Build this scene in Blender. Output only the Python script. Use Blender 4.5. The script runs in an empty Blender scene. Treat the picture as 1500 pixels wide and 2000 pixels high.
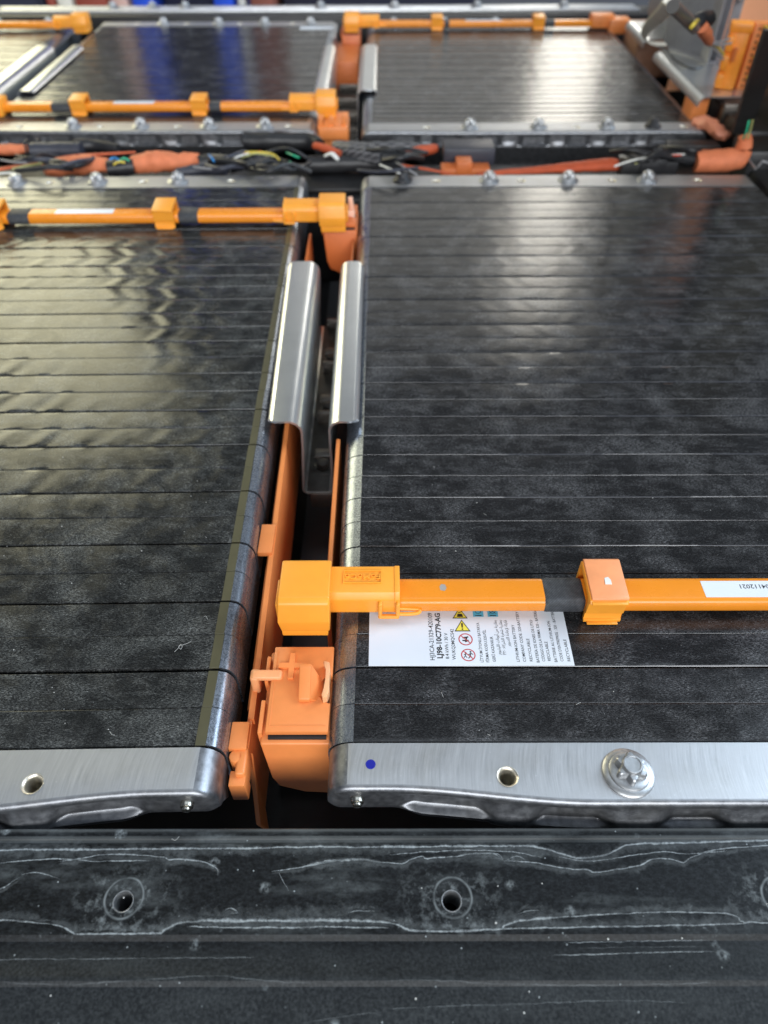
import bpy, bmesh, math, random
from math import radians as R, sin, cos, pi
from mathutils import Vector, Matrix, noise
random.seed(7)
scene = bpy.context.scene
col = scene.collection
S = 0.001                      # geometry is written in millimetres

# ------------------------------------------------------------------ camera
cd = bpy.data.cameras.new('camera'); cam = bpy.data.objects.new('camera', cd); col.objects.link(cam)
scene.camera = cam
PITCH, YAW, ROLL = 0.7951, 0.002, -0.0036
CAM = Vector((8.8, -92.5, 184.7))
FPX = 1400.0
def _basis():
    f = Vector((0, cos(PITCH), -sin(PITCH))); r = Vector((1, 0, 0)); u = Vector((0, sin(PITCH), cos(PITCH)))
    Z = Matrix.Rotation(YAW, 3, 'Z'); f, r, u = Z @ f, Z @ r, Z @ u
    c, s = cos(ROLL), sin(ROLL)
    return c*r + s*u, -s*r + c*u, f
RT, UP, FW = _basis()
m = Matrix((RT, UP, -FW)).transposed().to_4x4(); m.translation = CAM*S
cam.matrix_world = m
cd.sensor_fit = 'HORIZONTAL'; cd.sensor_width = 36; cd.lens = 36*FPX/1500
cd.clip_start = 0.005; cd.clip_end = 100
cd.dof.use_dof = True; cd.dof.focus_distance = 0.215; cd.dof.aperture_fstop = 17
def at(px, py, z=0.0):
    """point (mm) on the plane at height z seen at pixel px,py of the 1500x2000 photograph"""
    v = FW + RT*((px-750)/FPX) - UP*((py-1000)/FPX)
    t = (z - CAM.z)/v.z
    return CAM + v*t

# ------------------------------------------------------------------ view, world, lamps
vs = scene.view_settings; vs.view_transform = 'Standard'; vs.look = 'None'; vs.exposure = 0.0; vs.gamma = 1.0
world = bpy.data.worlds.new('World'); scene.world = world; world.use_nodes = True
bg = world.node_tree.nodes['Background']; bg.inputs[0].default_value = (0.62, 0.70, 0.85, 1); bg.inputs[1].default_value = 0.15
def area(name, loc, target, sx, sy, power, color):
    l = bpy.data.lights.new(name, 'AREA'); l.shape = 'RECTANGLE'; l.size = sx; l.size_y = sy
    l.energy = power; l.color = color
    o = bpy.data.objects.new(name, l); col.objects.link(o); o.location = loc
    o.rotation_euler = (Vector(target)-Vector(loc)).to_track_quat('-Z', 'Y').to_euler()
    return o
area('doorway_daylight', (0.3, -2.8, 1.5), (0, 0, 0), 3.0, 1.6, 128, (0.95, 0.98, 1.0))
area('left_window', (-1.76, 2.4, 1.15), (-.1, .25, 0), 1.5, 1.6, 38, (1.0, 0.94, 0.62))
area('back_fill', (0.35, 3.5, 1.25), (0.05, .4, 0), 1.7, 1.5, 5.5, (1.0, 0.97, 0.88))  # added dim panel, no door known here; lifts grey reflections on the modules
area('back_window', (0.63, 2.7, 0.80), (0.15, .6, 0), 0.21, 1.1, 4.0, (1.0, 0.95, 0.84))
area('right_skylight', (2.3, 0.6, 1.7), (0, 0, 0), 1.6, 1.6, 82, (0.70, 0.85, 1.0))
area('overhead_fill', (0, 0.5, 2.5), (0, 1.1, 0), 2.4, 1.0, 11, (0.80, 0.90, 1.0))  # added fill without a known source; brightens end plates and rear bins

# ------------------------------------------------------------------ materials
MATS = {}
def nodes_for(name):
    mt = bpy.data.materials.new(name); mt.use_nodes = True
    nt = mt.node_tree; b = nt.nodes['Principled BSDF']
    return mt, nt, b
class G:
    """small node graph helper, coordinates in millimetres of world position"""
    def __init__(s, nt):
        s.nt = nt
        g = nt.nodes.new('ShaderNodeNewGeometry'); v = nt.nodes.new('ShaderNodeVectorMath'); v.operation = 'SCALE'
        nt.links.new(g.outputs['Position'], v.inputs[0]); v.inputs['Scale'].default_value = 1000
        s.pos = v.outputs[0]
    def lk(s, a, b): s.nt.links.new(a, b)
    def map(s, scale=(1,1,1), loc=(0,0,0), rot=(0,0,0), src=None):
        n = s.nt.nodes.new('ShaderNodeMapping'); n.inputs['Scale'].default_value = scale
        n.inputs['Location'].default_value = loc; n.inputs['Rotation'].default_value = rot
        s.lk(src or s.pos, n.inputs[0]); return n.outputs[0]
    def noise(s, scale, detail=3, rough=.55, src=None, dist=0.0):
        n = s.nt.nodes.new('ShaderNodeTexNoise'); n.inputs['Scale'].default_value = scale
        n.inputs['Detail'].default_value = detail; n.inputs['Roughness'].default_value = rough
        n.inputs['Distortion'].default_value = dist
        s.lk(src or s.pos, n.inputs['Vector']); return n.outputs['Fac']
    def voro(s, scale, src=None, feature='F1'):
        n = s.nt.nodes.new('ShaderNodeTexVoronoi'); n.inputs['Scale'].default_value = scale; n.feature = feature
        s.lk(src or s.pos, n.inputs['Vector']); return n.outputs['Distance']
    def ramp(s, fac, *stops, interp='LINEAR'):
        n = s.nt.nodes.new('ShaderNodeValToRGB'); cr = n.color_ramp; cr.interpolation = interp
        while len(cr.elements) < len(stops): cr.elements.new(0.5)
        for e, (p, c) in zip(cr.elements, stops):
            e.position = p; e.color = (c, c, c, 1) if not isinstance(c, tuple) else (*c, 1)
        s.lk(fac, n.inputs[0]); return n.outputs[0]
    def math(s, op, a, b=0.0, c=None, clamp=False):
        n = s.nt.nodes.new('ShaderNodeMath'); n.operation = op; n.use_clamp = clamp
        for i, v in enumerate((a, b, c)):
            if v is None: continue
            if isinstance(v, (int, float)): n.inputs[i].default_value = v
            else: s.lk(v, n.inputs[i])
        return n.outputs[0]
    def mix(s, fac, a, b):
        n = s.nt.nodes.new('ShaderNodeMix'); n.data_type = 'RGBA'
        for i, v in ((0, fac), (6, a), (7, b)):
            if isinstance(v, (int, float)): n.inputs[i].default_value = v
            elif isinstance(v, tuple): n.inputs[i].default_value = (*v, 1)
            else: s.lk(v, n.inputs[i])
        return n.outputs[2]
    def sep(s, src=None):
        n = s.nt.nodes.new('ShaderNodeSeparateXYZ'); s.lk(src or s.pos, n.inputs[0]); return n.outputs
    def comb(s, x, y, z):
        n = s.nt.nodes.new('ShaderNodeCombineXYZ')
        for i, v in enumerate((x, y, z)):
            if isinstance(v, (int, float)): n.inputs[i].default_value = v
            else: s.lk(v, n.inputs[i])
        return n.outputs[0]
    def bump(s, h, strength, dist, b):
        n = s.nt.nodes.new('ShaderNodeBump'); n.inputs['Strength'].default_value = strength
        n.inputs['Distance'].default_value = dist*S
        s.lk(h, n.inputs['Height']); s.lk(n.outputs[0], b.inputs['Normal'])
def simple(name, base, rough=.5, metal=0.0, var=0.08, nscale=.15, bump=0.0, bscale=3.0, rvar=.08, ior=1.5, dust=0.0, sss=0):
    if name in MATS: return MATS[name]
    mt, nt, b = nodes_for(name); g = G(nt)
    n = g.noise(nscale, 4, .6)
    lo = tuple(c*(1-var) for c in base); hi = tuple(min(1, c*(1+var)) for c in base)
    c = g.mix(g.ramp(n, (.3, 0.), (.7, 1.)), lo, hi)
    if dust:
        sp = g.ramp(g.voro(.55), (0., 1.), (.09, 0.)); sp2 = g.ramp(g.noise(.12, 3), (.45, 0.), (.7, 1.))
        c = g.mix(g.math('MULTIPLY', g.math('MULTIPLY', sp, sp2), dust), c, (.6, .6, .58))
    g.lk(c, b.inputs['Base Color'])
    g.lk(g.math('ADD', g.math('MULTIPLY', g.math('SUBTRACT', g.noise(nscale*3, 4), .5), rvar*2), rough, clamp=True), b.inputs['Roughness'])
    b.inputs['Metallic'].default_value = metal; b.inputs['IOR'].default_value = ior
    if sss:
        b.inputs['Subsurface Weight'].default_value = sss; b.inputs['Subsurface Radius'].default_value = (.0012, .0006, .0003); b.inputs['Subsurface Scale'].default_value = 1
    if bump: g.bump(g.noise(bscale, 3), bump, .15, b)
    MATS[name] = mt; return mt

def cell_material(name, tint, dusty, rough0, smk=1.0):
    mt, nt, b = nodes_for(name); g = G(nt)
    # fibre-like brushed fuzz, diagonal, with its direction drifting
    w = g.noise(.045, 2)
    warp = g.nt.nodes.new('ShaderNodeVectorMath'); warp.operation = 'ADD'
    g.lk(g.pos, warp.inputs[0]); g.lk(g.comb(g.math('MULTIPLY', w, 8), g.math('MULTIPLY', g.noise(.05, 2), -7), 0), warp.inputs[1])
    fib = g.noise(1.0, 4, .75, src=g.map((1.0, 3.4, 1), rot=(0, 0, R(-28)), src=warp.outputs[0]))
    fine = g.noise(3.0, 4, .85, src=g.map((.8, 1.6, 1), rot=(0, 0, R(18))))
    big = g.noise(.045, 5, .65, dist=.4)
    mid = g.noise(.13, 5, .7, src=g.map((.6, 1.9, 1), rot=(0, 0, R(34))), dist=.3)
    patch = g.ramp(big, (.46, 0.), (.66, 1.)); patch2 = g.ramp(mid, (.47, 0.), (.68, 1.))
    fz = g.ramp(fib, (.47, 0.), (.68, 1.)); fz2 = g.ramp(fine, (.50, 0.), (.70, 1.))
    dustm = g.math('MULTIPLY', g.math('ADD', .05, g.math('ADD', g.math('MULTIPLY', patch, .36), g.math('MULTIPLY', patch2, .30))), g.math('ADD', g.math('MULTIPLY', fz, .75), g.math('MULTIPLY', fz2, .85)))
    dustm = g.math('ADD', g.math('MULTIPLY', dustm, 1.15), g.math('MULTIPLY', g.math('MULTIPLY', fz, fz2), .22))
    dark = tuple(.009*t for t in tint); light = tuple(dusty*t for t in tint)
    c = g.mix(g.math('MINIMUM', dustm, 1.0), dark, light)
    # lint specks
    sp = g.ramp(g.voro(.36, src=g.map((1, 1.7, 1), rot=(0, 0, .6))), (0., 1.), (.07, 0.)); 
    spm = g.ramp(g.noise(.09, 2), (.40, 0.), (.52, 1.))
    c = g.mix(g.math('MULTIPLY', g.math('MULTIPLY', sp, spm), .8), c, (.55, .56, .55))
    g.lk(c, b.inputs['Base Color'])
    # smudges: chevron-shaped wiped marks change the gloss
    sx, sy, sz = g.sep()
    pitch = g.math('ABSOLUTE', g.math('SUBTRACT', g.math('FRACT', g.math('DIVIDE', sy, 24.2)), .5))
    chx = g.math('ADD', sx, g.math('MULTIPLY', pitch, 9))
    smu = g.noise(.10, 4, .6, src=g.comb(chx, g.math('MULTIPLY', sy, .8), 0), dist=.35)
    sm = g.ramp(smu, (.44, 0.), (.58, 1.))
    r = g.math('ADD', g.math('MULTIPLY', sm, .12*smk), g.math('ADD', rough0, g.math('MULTIPLY', g.math('SUBTRACT', fib, .5), .28)))
    r = g.math('ADD', r, g.math('MULTIPLY', dustm, .15), clamp=True)
    g.lk(r, b.inputs['Roughness'])
    g.lk(g.math('ADD', .34, g.math('MULTIPLY', sm, .26*smk)), b.inputs['Specular IOR Level'])
    b.inputs['IOR'].default_value = 1.5
    h = g.math('ADD', g.math('MULTIPLY', fib, .6), g.math('MULTIPLY', g.noise(.07, 2), 3.0))
    g.bump(h, .5, .05, b)
    return mt
M_cell = cell_material('black_pouch_film', (1.0, 1.0, 1.05), .30, .16, .4)
M_cellL = cell_material('dusty_black_pouch_film', (1.02, 1.05, 1.02), .34, .15, .7)

def foil_material():
    mt, nt, b = nodes_for('grey_edge_foil'); g = G(nt)
    n = g.noise(1.5, 4, .75); st = g.noise(1.0, 3, .7, src=g.map((2.4, .5, 1)))
    sp = g.ramp(n, (.45, 1.), (.56, 0.)); sp = g.math('MULTIPLY', sp, g.ramp(g.noise(.12, 3), (.40, .03), (.68, .75)))
    c = g.mix(g.ramp(st, (.3, 0.), (.7, 1.)), (.20, .225, .27), (.38, .41, .46))
    c = g.mix(g.math('MULTIPLY', sp, .7), c, (.09, .095, .105))
    g.lk(c, b.inputs['Base Color']); b.inputs['Metallic'].default_value = .85
    g.lk(g.math('ADD', .17, g.math('MULTIPLY', n, .22)), b.inputs['Roughness'])
    g.bump(n, .25, .03, b)
    return mt
M_foil = foil_material()
M_tape = simple('olive_edge_tape', (.075, .068, .036), .35, bump=.2)

def plate_material():
    mt, nt, b = nodes_for('milled_cast_aluminium'); g = G(nt)
    sx, sy, sz = g.sep()
    # long curved milling arcs across the width
    dx = g.math('SUBTRACT', g.math('FRACT', g.math('DIVIDE', sx, 170)), .5)
    bow = g.math('MULTIPLY', g.math('POWER', g.math('ADD', sy, 12), 2.0), -.012)
    arc = g.noise(1.0, 4, .75, src=g.comb(g.math('MULTIPLY', g.math('ADD', sx, bow), 1.6), g.math('MULTIPLY', sy, .07), 0))
    cast = g.noise(.35, 5, .65)
    geo = g.nt.nodes.new('ShaderNodeNewGeometry'); nz = g.sep(geo.outputs['True Normal'])[2]
    top = g.ramp(nz, (.97, 0.), (.995, 1.))
    arcf = g.math('ADD', .5, g.math('MULTIPLY', g.math('SUBTRACT', g.ramp(arc, (.3, 0.), (.72, 1.)), .5), g.ramp(g.noise(.06, 3), (.35, .25), (.65, 1.))))
    scr = g.ramp(g.noise(1.0, 2, .5, src=g.map((.22, 5.0, 1), rot=(0, 0, .5))), (.70, 0.), (.76, 1.)); arcf = g.math('MAXIMUM', arcf, g.math('MULTIPLY', scr, g.ramp(g.noise(.12, 2), (.5, 0.), (.65, 1.3))))
    c1 = g.mix(arcf, (.40, .405, .415), (.59, .595, .61))
    c2 = g.mix(g.ramp(cast, (.3, 0.), (.7, 1.)), (.17, .175, .19), (.33, .34, .36))
    sp = g.math('MULTIPLY', g.ramp(g.voro(.5), (0., 1.), (.11, 0.)), g.ramp(g.noise(.11, 3), (.42, 0.), (.6, 1.)))
    c = g.mix(top, c2, c1); c = g.mix(g.math('MULTIPLY', sp, .6), c, (.75, .76, .76))
    stain = g.ramp(g.noise(.07, 4, .6), (.5, 0.), (.75, 1.)); c = g.mix(g.math('MULTIPLY', stain, .25), c, (.30, .28, .24))
    g.lk(c, b.inputs['Base Color']); b.inputs['Metallic'].default_value = .88
    r1 = g.math('ADD', .36, g.math('MULTIPLY', arc, .2)); r2 = g.math('ADD', .26, g.math('MULTIPLY', cast, .28))
    n = g.nt.nodes.new('ShaderNodeMix'); g.lk(top, n.inputs[0]); g.lk(r2, n.inputs[2]); g.lk(r1, n.inputs[3])
    g.lk(n.outputs[0], b.inputs['Roughness'])
    hn = g.nt.nodes.new('ShaderNodeMix'); g.lk(top, hn.inputs[0]); g.lk(cast, hn.inputs[2]); g.lk(g.math('MULTIPLY', arc, .5), hn.inputs[3])
    g.bump(hn.outputs[0], .4, .12, b)
    return mt
M_plate = plate_material()
M_zinc = simple('zinc_plated_steel', (.66, .68, .69), .30, .9, var=.06, nscale=.06, rvar=.03)
M_zincdk = simple('darkened_zinc_steel', (.15, .135, .12), .42, .9, var=.2, nscale=.2, bump=.03)  # zinc darkened in its colour for the shade down in the channel
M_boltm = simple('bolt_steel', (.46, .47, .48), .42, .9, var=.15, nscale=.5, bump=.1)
M_steeldk = simple('channel_shade_steel', (.06, .055, .05), .42, .85, var=.3)  # dark base colour stands in for shade inside the channel brackets
M_pin = simple('dowel_steel', (.52, .50, .44), .25, 1.0)
M_thread = simple('bright_thread', (.88, .82, .70), .38, .9, nscale=1.0, var=.12)
M_orange = simple('amber_orange_plastic', (.92, .36, .035), .38, var=.04, bump=.05, bscale=1.2, sss=.03)
M_cable = simple('orange_cable_insulation', (.83, .27, .018), .28, var=.04, nscale=.05, bump=.04, bscale=.5)
M_coral = simple('coral_orange_plastic', (.82, .26, .07), .42, var=.05, bump=.05, sss=.03)
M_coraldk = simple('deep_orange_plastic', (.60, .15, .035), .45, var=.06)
M_tapeo = simple('orange_fabric_tape', (.66, .19, .08), .7, var=.15, nscale=.12, bump=.5, bscale=2.0)
M_tapered = simple('dark_orange_fabric_tape', (.50, .085, .028), .65, var=.15, nscale=.12, bump=.4, bscale=2.0)
M_black = simple('black_plastic', (.018, .018, .020), .42, var=.2, bump=.1)
M_blackm = simple('black_matte_tape', (.020, .021, .024), .6, var=.3, bump=.3, bscale=1.5)
M_conduit = simple('dark_grey_conduit', (.038, .04, .055), .45, var=.2)
M_white = simple('white_plastic', (.75, .74, .70), .4)
M_beige = simple('beige_ribbon', (.86, .82, .70), .55, bump=.1)
M_lav = simple('painted_grey_bracket', (.30, .305, .325), .42, .35, var=.1)
M_panel = simple('peach_orange_panel', (.90, .42, .22), .55, var=.07, nscale=.02)
M_ink = simple('black_print', (.015, .015, .016), .6)
M_yellow = simple('warning_yellow', (.78, .68, .08), .5)
M_cyan = simple('cyan_print', (.09, .42, .62), .5)
M_redp = simple('red_print', (.50, .06, .06), .5)
M_paper = simple('silver_white_sticker', (.70, .74, .80), .33, var=.03, nscale=.03)
M_dot = simple('blue_ink_dot', (.003, .008, .28), .4)
M_post = simple('grey_black_strap', (.035, .034, .034), .5, var=.15)
def weave_material():
    mt, nt, b = nodes_for('black_woven_sleeve'); g = G(nt)
    sx, sy, sz = g.sep()
    wv = g.math('SINE', g.math('ADD', g.math('MULTIPLY', sx, 7.5), g.math('MULTIPLY', g.math('ADD', sy, sz), 9.0)))
    n = g.noise(.8, 3)
    c = g.mix(g.ramp(g.math('ADD', g.math('MULTIPLY', wv, .25), n), (.3, 0.), (.9, 1.)), (.020, .022, .026), (.085, .09, .10))
    g.lk(c, b.inputs['Base Color']); b.inputs['Roughness'].default_value = .5
    g.bump(wv, .5, .12, b); return mt
M_weave = weave_material()
def braid_material():
    mt, nt, b = nodes_for('grey_braided_sleeve'); g = G(nt)
    sx, sy, sz = g.sep()
    u = g.math('ADD', sy, sz)
    a = g.math('SINE', g.math('ADD', g.math('MULTIPLY', sx, .55), g.math('MULTIPLY', u, 1.2)))
    c_ = g.math('SINE', g.math('SUBTRACT', g.math('MULTIPLY', sx, .55), g.math('MULTIPLY', u, 1.2)))
    mx = g.math('MAXIMUM', a, c_)
    c = g.mix(g.ramp(mx, (.86, 0.), (.97, 1.)), (.045, .045, .05), (.24, .24, .25))
    g.lk(c, b.inputs['Base Color']); b.inputs['Roughness'].default_value = .45
    g.bump(mx, .5, .3, b); return mt
M_braid = braid_material()

def rail_material():
    mt, nt, b = nodes_for('black_coated_rail_with_residue'); g = G(nt)
    sx, sy, sz = g.sep()
    n1 = g.noise(.14, 4, .6); n2 = g.noise(.9, 4, .7); n3 = g.noise(.045, 3)
    base = g.mix(g.ramp(g.noise(.9, 4, .8, src=g.map((1, 1.6, 1), rot=(0, 0, .5))), (.42, 0.), (.72, 1.)), (.0015, .002, .0025), (.021, .024, .027))
    # lower skirt is greyer and dustier
    low = g.ramp(g.math('DIVIDE', g.math('ADD', sy, 90), 100), (.30, 1.), (.405, .75), (.43, 0.))
    base = g.mix(g.math('MULTIPLY', low, g.ramp(n1, (.2, .45), (.8, 1.))), base, g.mix(g.ramp(g.noise(1.3, 3, .8), (.4, 0.), (.68, 1.)), (.012, .014, .016), (.052, .057, .060)))
    gask = g.ramp(g.math('DIVIDE', g.math('ADD', sy, 90), 100), (.655, 0.), (.66, 1.), (.672, 1.), (.675, 0.), (.683, 0.), (.686, 1.))
    base = g.mix(g.math('MULTIPLY', gask, g.ramp(g.noise(.03, 1), (.35, .15), (.5, .75), interp='LINEAR')), base, (.085, .09, .09))
    hd = g.math('MULTIPLY', g.math('SUBTRACT', g.math('FRACT', g.math('DIVIDE', g.math('ADD', sx, 55.1+40.1), 80.2)), .5), 80.2)
    dy_ = g.math('ADD', sy, 37.2)
    d = g.math('SQRT', g.math('ADD', g.math('POWER', hd, 2.0), g.math('POWER', dy_, 2.0)))
    rg = g.ramp(g.math('DIVIDE', g.math('ABSOLUTE', g.math('SUBTRACT', d, g.math('ADD', 4.3, g.math('MULTIPLY', n1, .6)))), .42), (0., .30), (1., 0.))
    total = g.math('MULTIPLY', rg, g.ramp(n1, (.35, .2), (.6, 1.)))
    spl = g.math('MULTIPLY', g.ramp(g.math('DIVIDE', d, 20), (.2, .28), (.8, 0.)), g.ramp(g.noise(.35, 5, .75), (.50, 0.), (.70, 1.)))
    spl = g.math('MULTIPLY', spl, g.ramp(g.math('DIVIDE', g.math('SUBTRACT', dy_, 3), 6.0), (0., 1.), (1., .12)))
    spl = g.math('MULTIPLY', spl, g.ramp(g.math('DIVIDE', g.math('ADD', sy, 90), 100), (.44, 0.), (.455, 1.)))
    total = g.math('MAXIMUM', total, spl)
    sweep = g.noise(.10, 4, .6, src=g.map((.35, 1.5, 1)))
    total = g.math('MAXIMUM', total, g.math('MULTIPLY', g.math('MULTIPLY', g.ramp(sweep, (.52, 0.), (.78, .13)), g.ramp(n2, (.3, .3), (.6, 1.))), g.ramp(g.math('DIVIDE', g.math('ADD', sy, 90), 100), (.44, .2), (.47, 1.))))
    sp = g.ramp(g.voro(.28), (0., 1.), (.07, 0.)); sp = g.math('MULTIPLY', sp, g.ramp(n1, (.36, 0.), (.5, .8)))
    blo = g.math('MULTIPLY', g.ramp(g.voro(.07, src=g.map((1, 1.2, 1))), (.06, 1.), (.13, 0.)), g.ramp(n2, (.4, 0.), (.7, .35)))
    wz = g.math('MULTIPLY', g.ramp(g.noise(.4, 5, .8), (.60, 0.), (.8, .35)), g.ramp(g.math('DIVIDE', g.math('ADD', sy, 90), 100), (.42, .0), (.46, 1.), (.54, 0.)))
    for t in (sp, blo, wz): total = g.math('MAXIMUM', total, t)
    c = g.mix(g.math('MINIMUM', g.math('MULTIPLY', total, 1.25), 1.0), base, (.50, .55, .57))
    g.lk(c, b.inputs['Base Color'])
    g.lk(g.math('ADD', .34, g.math('ADD', g.math('MULTIPLY', total, .3), g.math('MULTIPLY', n2, .22))), b.inputs['Roughness']); b.inputs['Specular IOR Level'].default_value = .2
    g.bump(g.math('ADD', g.math('MULTIPLY', total, 1.5), n2), .5, .12, b)
    return mt
M_rail = rail_material()
M_tray = simple('black_coated_tray_steel', (.012, .012, .013), .45, var=.3)
M_railgrey = simple('pale_grey_rail', (.62, .63, .64), .35, .6, var=.12)

# ------------------------------------------------------------------ mesh helpers (millimetres)
def link(name, me, mat, parent=None, loc=None, smooth=None):
    me.name = name
    mats = mat if isinstance(mat, (list, tuple)) else [mat]
    if not me.materials:
        for mm in mats: me.materials.append(mm)
    if smooth is not None:
        me.shade_smooth(); me.set_sharp_from_angle(angle=R(smooth))
    o = bpy.data.objects.new(name, me); col.objects.link(o)
    if parent: o.parent = parent
    if loc is not None: o.location = Vector(loc)*S
    return o
def mesh_of(bm):
    bmesh.ops.recalc_face_normals(bm, faces=bm.faces[:])
    bmesh.ops.scale(bm, vec=(S, S, S), verts=bm.verts[:])
    me = bpy.data.meshes.new('m'); bm.to_mesh(me); bm.free(); return me
def add_box(bm, x0, x1, y0, y1, z0, z1, bev=0.0, seg=2, mi=0, rot=None):
    t = bmesh.new(); bmesh.ops.create_cube(t, size=1)
    bmesh.ops.scale(t, vec=(abs(x1-x0), abs(y1-y0), abs(z1-z0)), verts=t.verts[:])
    if bev: bmesh.ops.bevel(t, geom=t.edges[:], offset=bev, segments=seg, profile=.5, affect='EDGES', clamp_overlap=True)
    if rot is not None: bmesh.ops.transform(t, matrix=rot.to_4x4(), verts=t.verts[:])
    bmesh.ops.translate(t, vec=((x0+x1)/2, (y0+y1)/2, (z0+z1)/2), verts=t.verts[:])
    merge(bm, t, mi)
def merge(bm, t, mi=0):
    vm = {v: bm.verts.new(v.co) for v in t.verts}
    for f in t.faces:
        try: nf = bm.faces.new([vm[v] for v in f.verts]); nf.material_index = mi
        except ValueError: pass
    t.free()
def add_prism(bm, pts, axis, a, b, bev=0.0, seg=2, mi=0):
    """pts: closed 2-D outline; extruded along axis 'x' (pts=y,z), 'y' (pts=x,z) or 'z' (pts=x,y)"""
    t = bmesh.new()
    def P(p, s): return {'x': (s, p[0], p[1]), 'y': (p[0], s, p[1]), 'z': (p[0], p[1], s)}[axis]
    A = [t.verts.new(P(p, a)) for p in pts]; B = [t.verts.new(P(p, b)) for p in pts]
    n = len(pts)
    t.faces.new(A); t.faces.new(B[::-1])
    for i in range(n): t.faces.new((A[i], B[i], B[(i+1) % n], A[(i+1) % n]))
    if bev: bmesh.ops.bevel(t, geom=t.edges[:], offset=bev, segments=seg, profile=.5, affect='EDGES', clamp_overlap=True)
    merge(bm, t, mi)
def add_cyl(bm, c, r, z0, z1, n=24, bev=0.0, r2=None, mi=0, axis='z'):
    t = bmesh.new()
    bmesh.ops.create_cone(t, cap_ends=True, segments=n, radius1=r, radius2=r if r2 is None else r2, depth=z1-z0)
    if bev: bmesh.ops.bevel(t, geom=[e for e in t.edges if len(e.link_faces) == 2 and any(len(f.verts) > 4 for f in e.link_faces)], offset=bev, segments=2, profile=.5, affect='EDGES')
    if axis == 'y': bmesh.ops.rotate(t, matrix=Matrix.Rotation(R(90), 3, 'X'), verts=t.verts[:])
    if axis == 'x': bmesh.ops.rotate(t, matrix=Matrix.Rotation(R(90), 3, 'Y'), verts=t.verts[:])
    off = {'z': (c[0], c[1], (z0+z1)/2), 'y': (c[0], (z0+z1)/2, c[1]), 'x': ((z0+z1)/2, c[0], c[1])}[axis]
    bmesh.ops.translate(t, vec=off, verts=t.verts[:]); merge(bm, t, mi)
def add_lathe(bm, c, prof, n=40, mod=None, mi=0):
    """prof: (r, z) list, revolved round vertical axis through c; mod(angle, r, z)->r"""
    rings = []
    for r, z in prof:
        ring = []
        for i in range(n):
            a = 2*pi*i/n; rr = mod(a, r, z) if mod else r
            ring.append(bm.verts.new((c[0]+rr*cos(a), c[1]+rr*sin(a), c[2]+z)))
        rings.append(ring)
    for A, B in zip(rings, rings[1:]):
        for i in range(n): f = bm.faces.new((A[i], A[(i+1) % n], B[(i+1) % n], B[i])); f.material_index = mi
    f = bm.faces.new(rings[-1]); f.material_index = mi
    f = bm.faces.new(rings[0][::-1]); f.material_index = mi
def smooth_path(pts, k=5):
    out = []
    P = [pts[0]] + list(pts) + [pts[-1]]
    for i in range(1, len(P)-2):
        p0, p1, p2, p3 = map(Vector, (P[i-1], P[i], P[i+1], P[i+2]))
        for j in range(k):
            t = j/k
            out.append(.5*((2*p1)+(p2-p0)*t+(2*p0-5*p1+4*p2-p3)*t*t+(3*p1-p0-3*p2+p3)*t**3))
    out.append(Vector(P[-2])); return out
def add_tube(bm, pts, rad, flat=1.0, n=10, k=5, crump=0.0, seed=0.0, mi=0, upv=(0, 0, 1)):
    """tube through pts; rad a number or a list per point; flat scales the height"""
    path = smooth_path(pts, k) if k > 1 else [Vector(p) for p in pts]
    if isinstance(rad, (int, float)): rads = [rad]*len(path)
    else:
        rads = []
        for i in range(len(path)):
            u = i/(len(path)-1)*(len(rad)-1); a = int(u); bb = min(a+1, len(rad)-1)
            rads.append(rad[a]*(1-(u-a))+rad[bb]*(u-a))
    rings = []
    for i, p in enumerate(path):
        d = (path[min(i+1, len(path)-1)]-path[max(i-1, 0)]).normalized()
        s = d.cross(Vector(upv))
        if s.length < 1e-4: s = d.cross(Vector((0, 1, 0)))
        s.normalize(); u = s.cross(d).normalized()
        ring = []
        for j in range(n):
            a = 2*pi*j/n
            q = p + s*cos(a)*rads[i] + u*sin(a)*rads[i]*flat
            if crump: q = q + Vector(noise.noise_vector(q*.22+Vector((seed, 0, 0))))*crump
            ring.append(bm.verts.new(q))
        rings.append(ring)
    for A, B in zip(rings, rings[1:]):
        for i in range(n): f = bm.faces.new((A[i], A[(i+1) % n], B[(i+1) % n], B[i])); f.material_index = mi
    for r_ in (rings[0][::-1], rings[-1]): f = bm.faces.new(r_); f.material_index = mi
def one(name, fn, mat, parent=None, smooth=35, loc=None):
    bm = bmesh.new(); fn(bm); return link(name, mesh_of(bm), mat, parent, loc, smooth)
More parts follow.
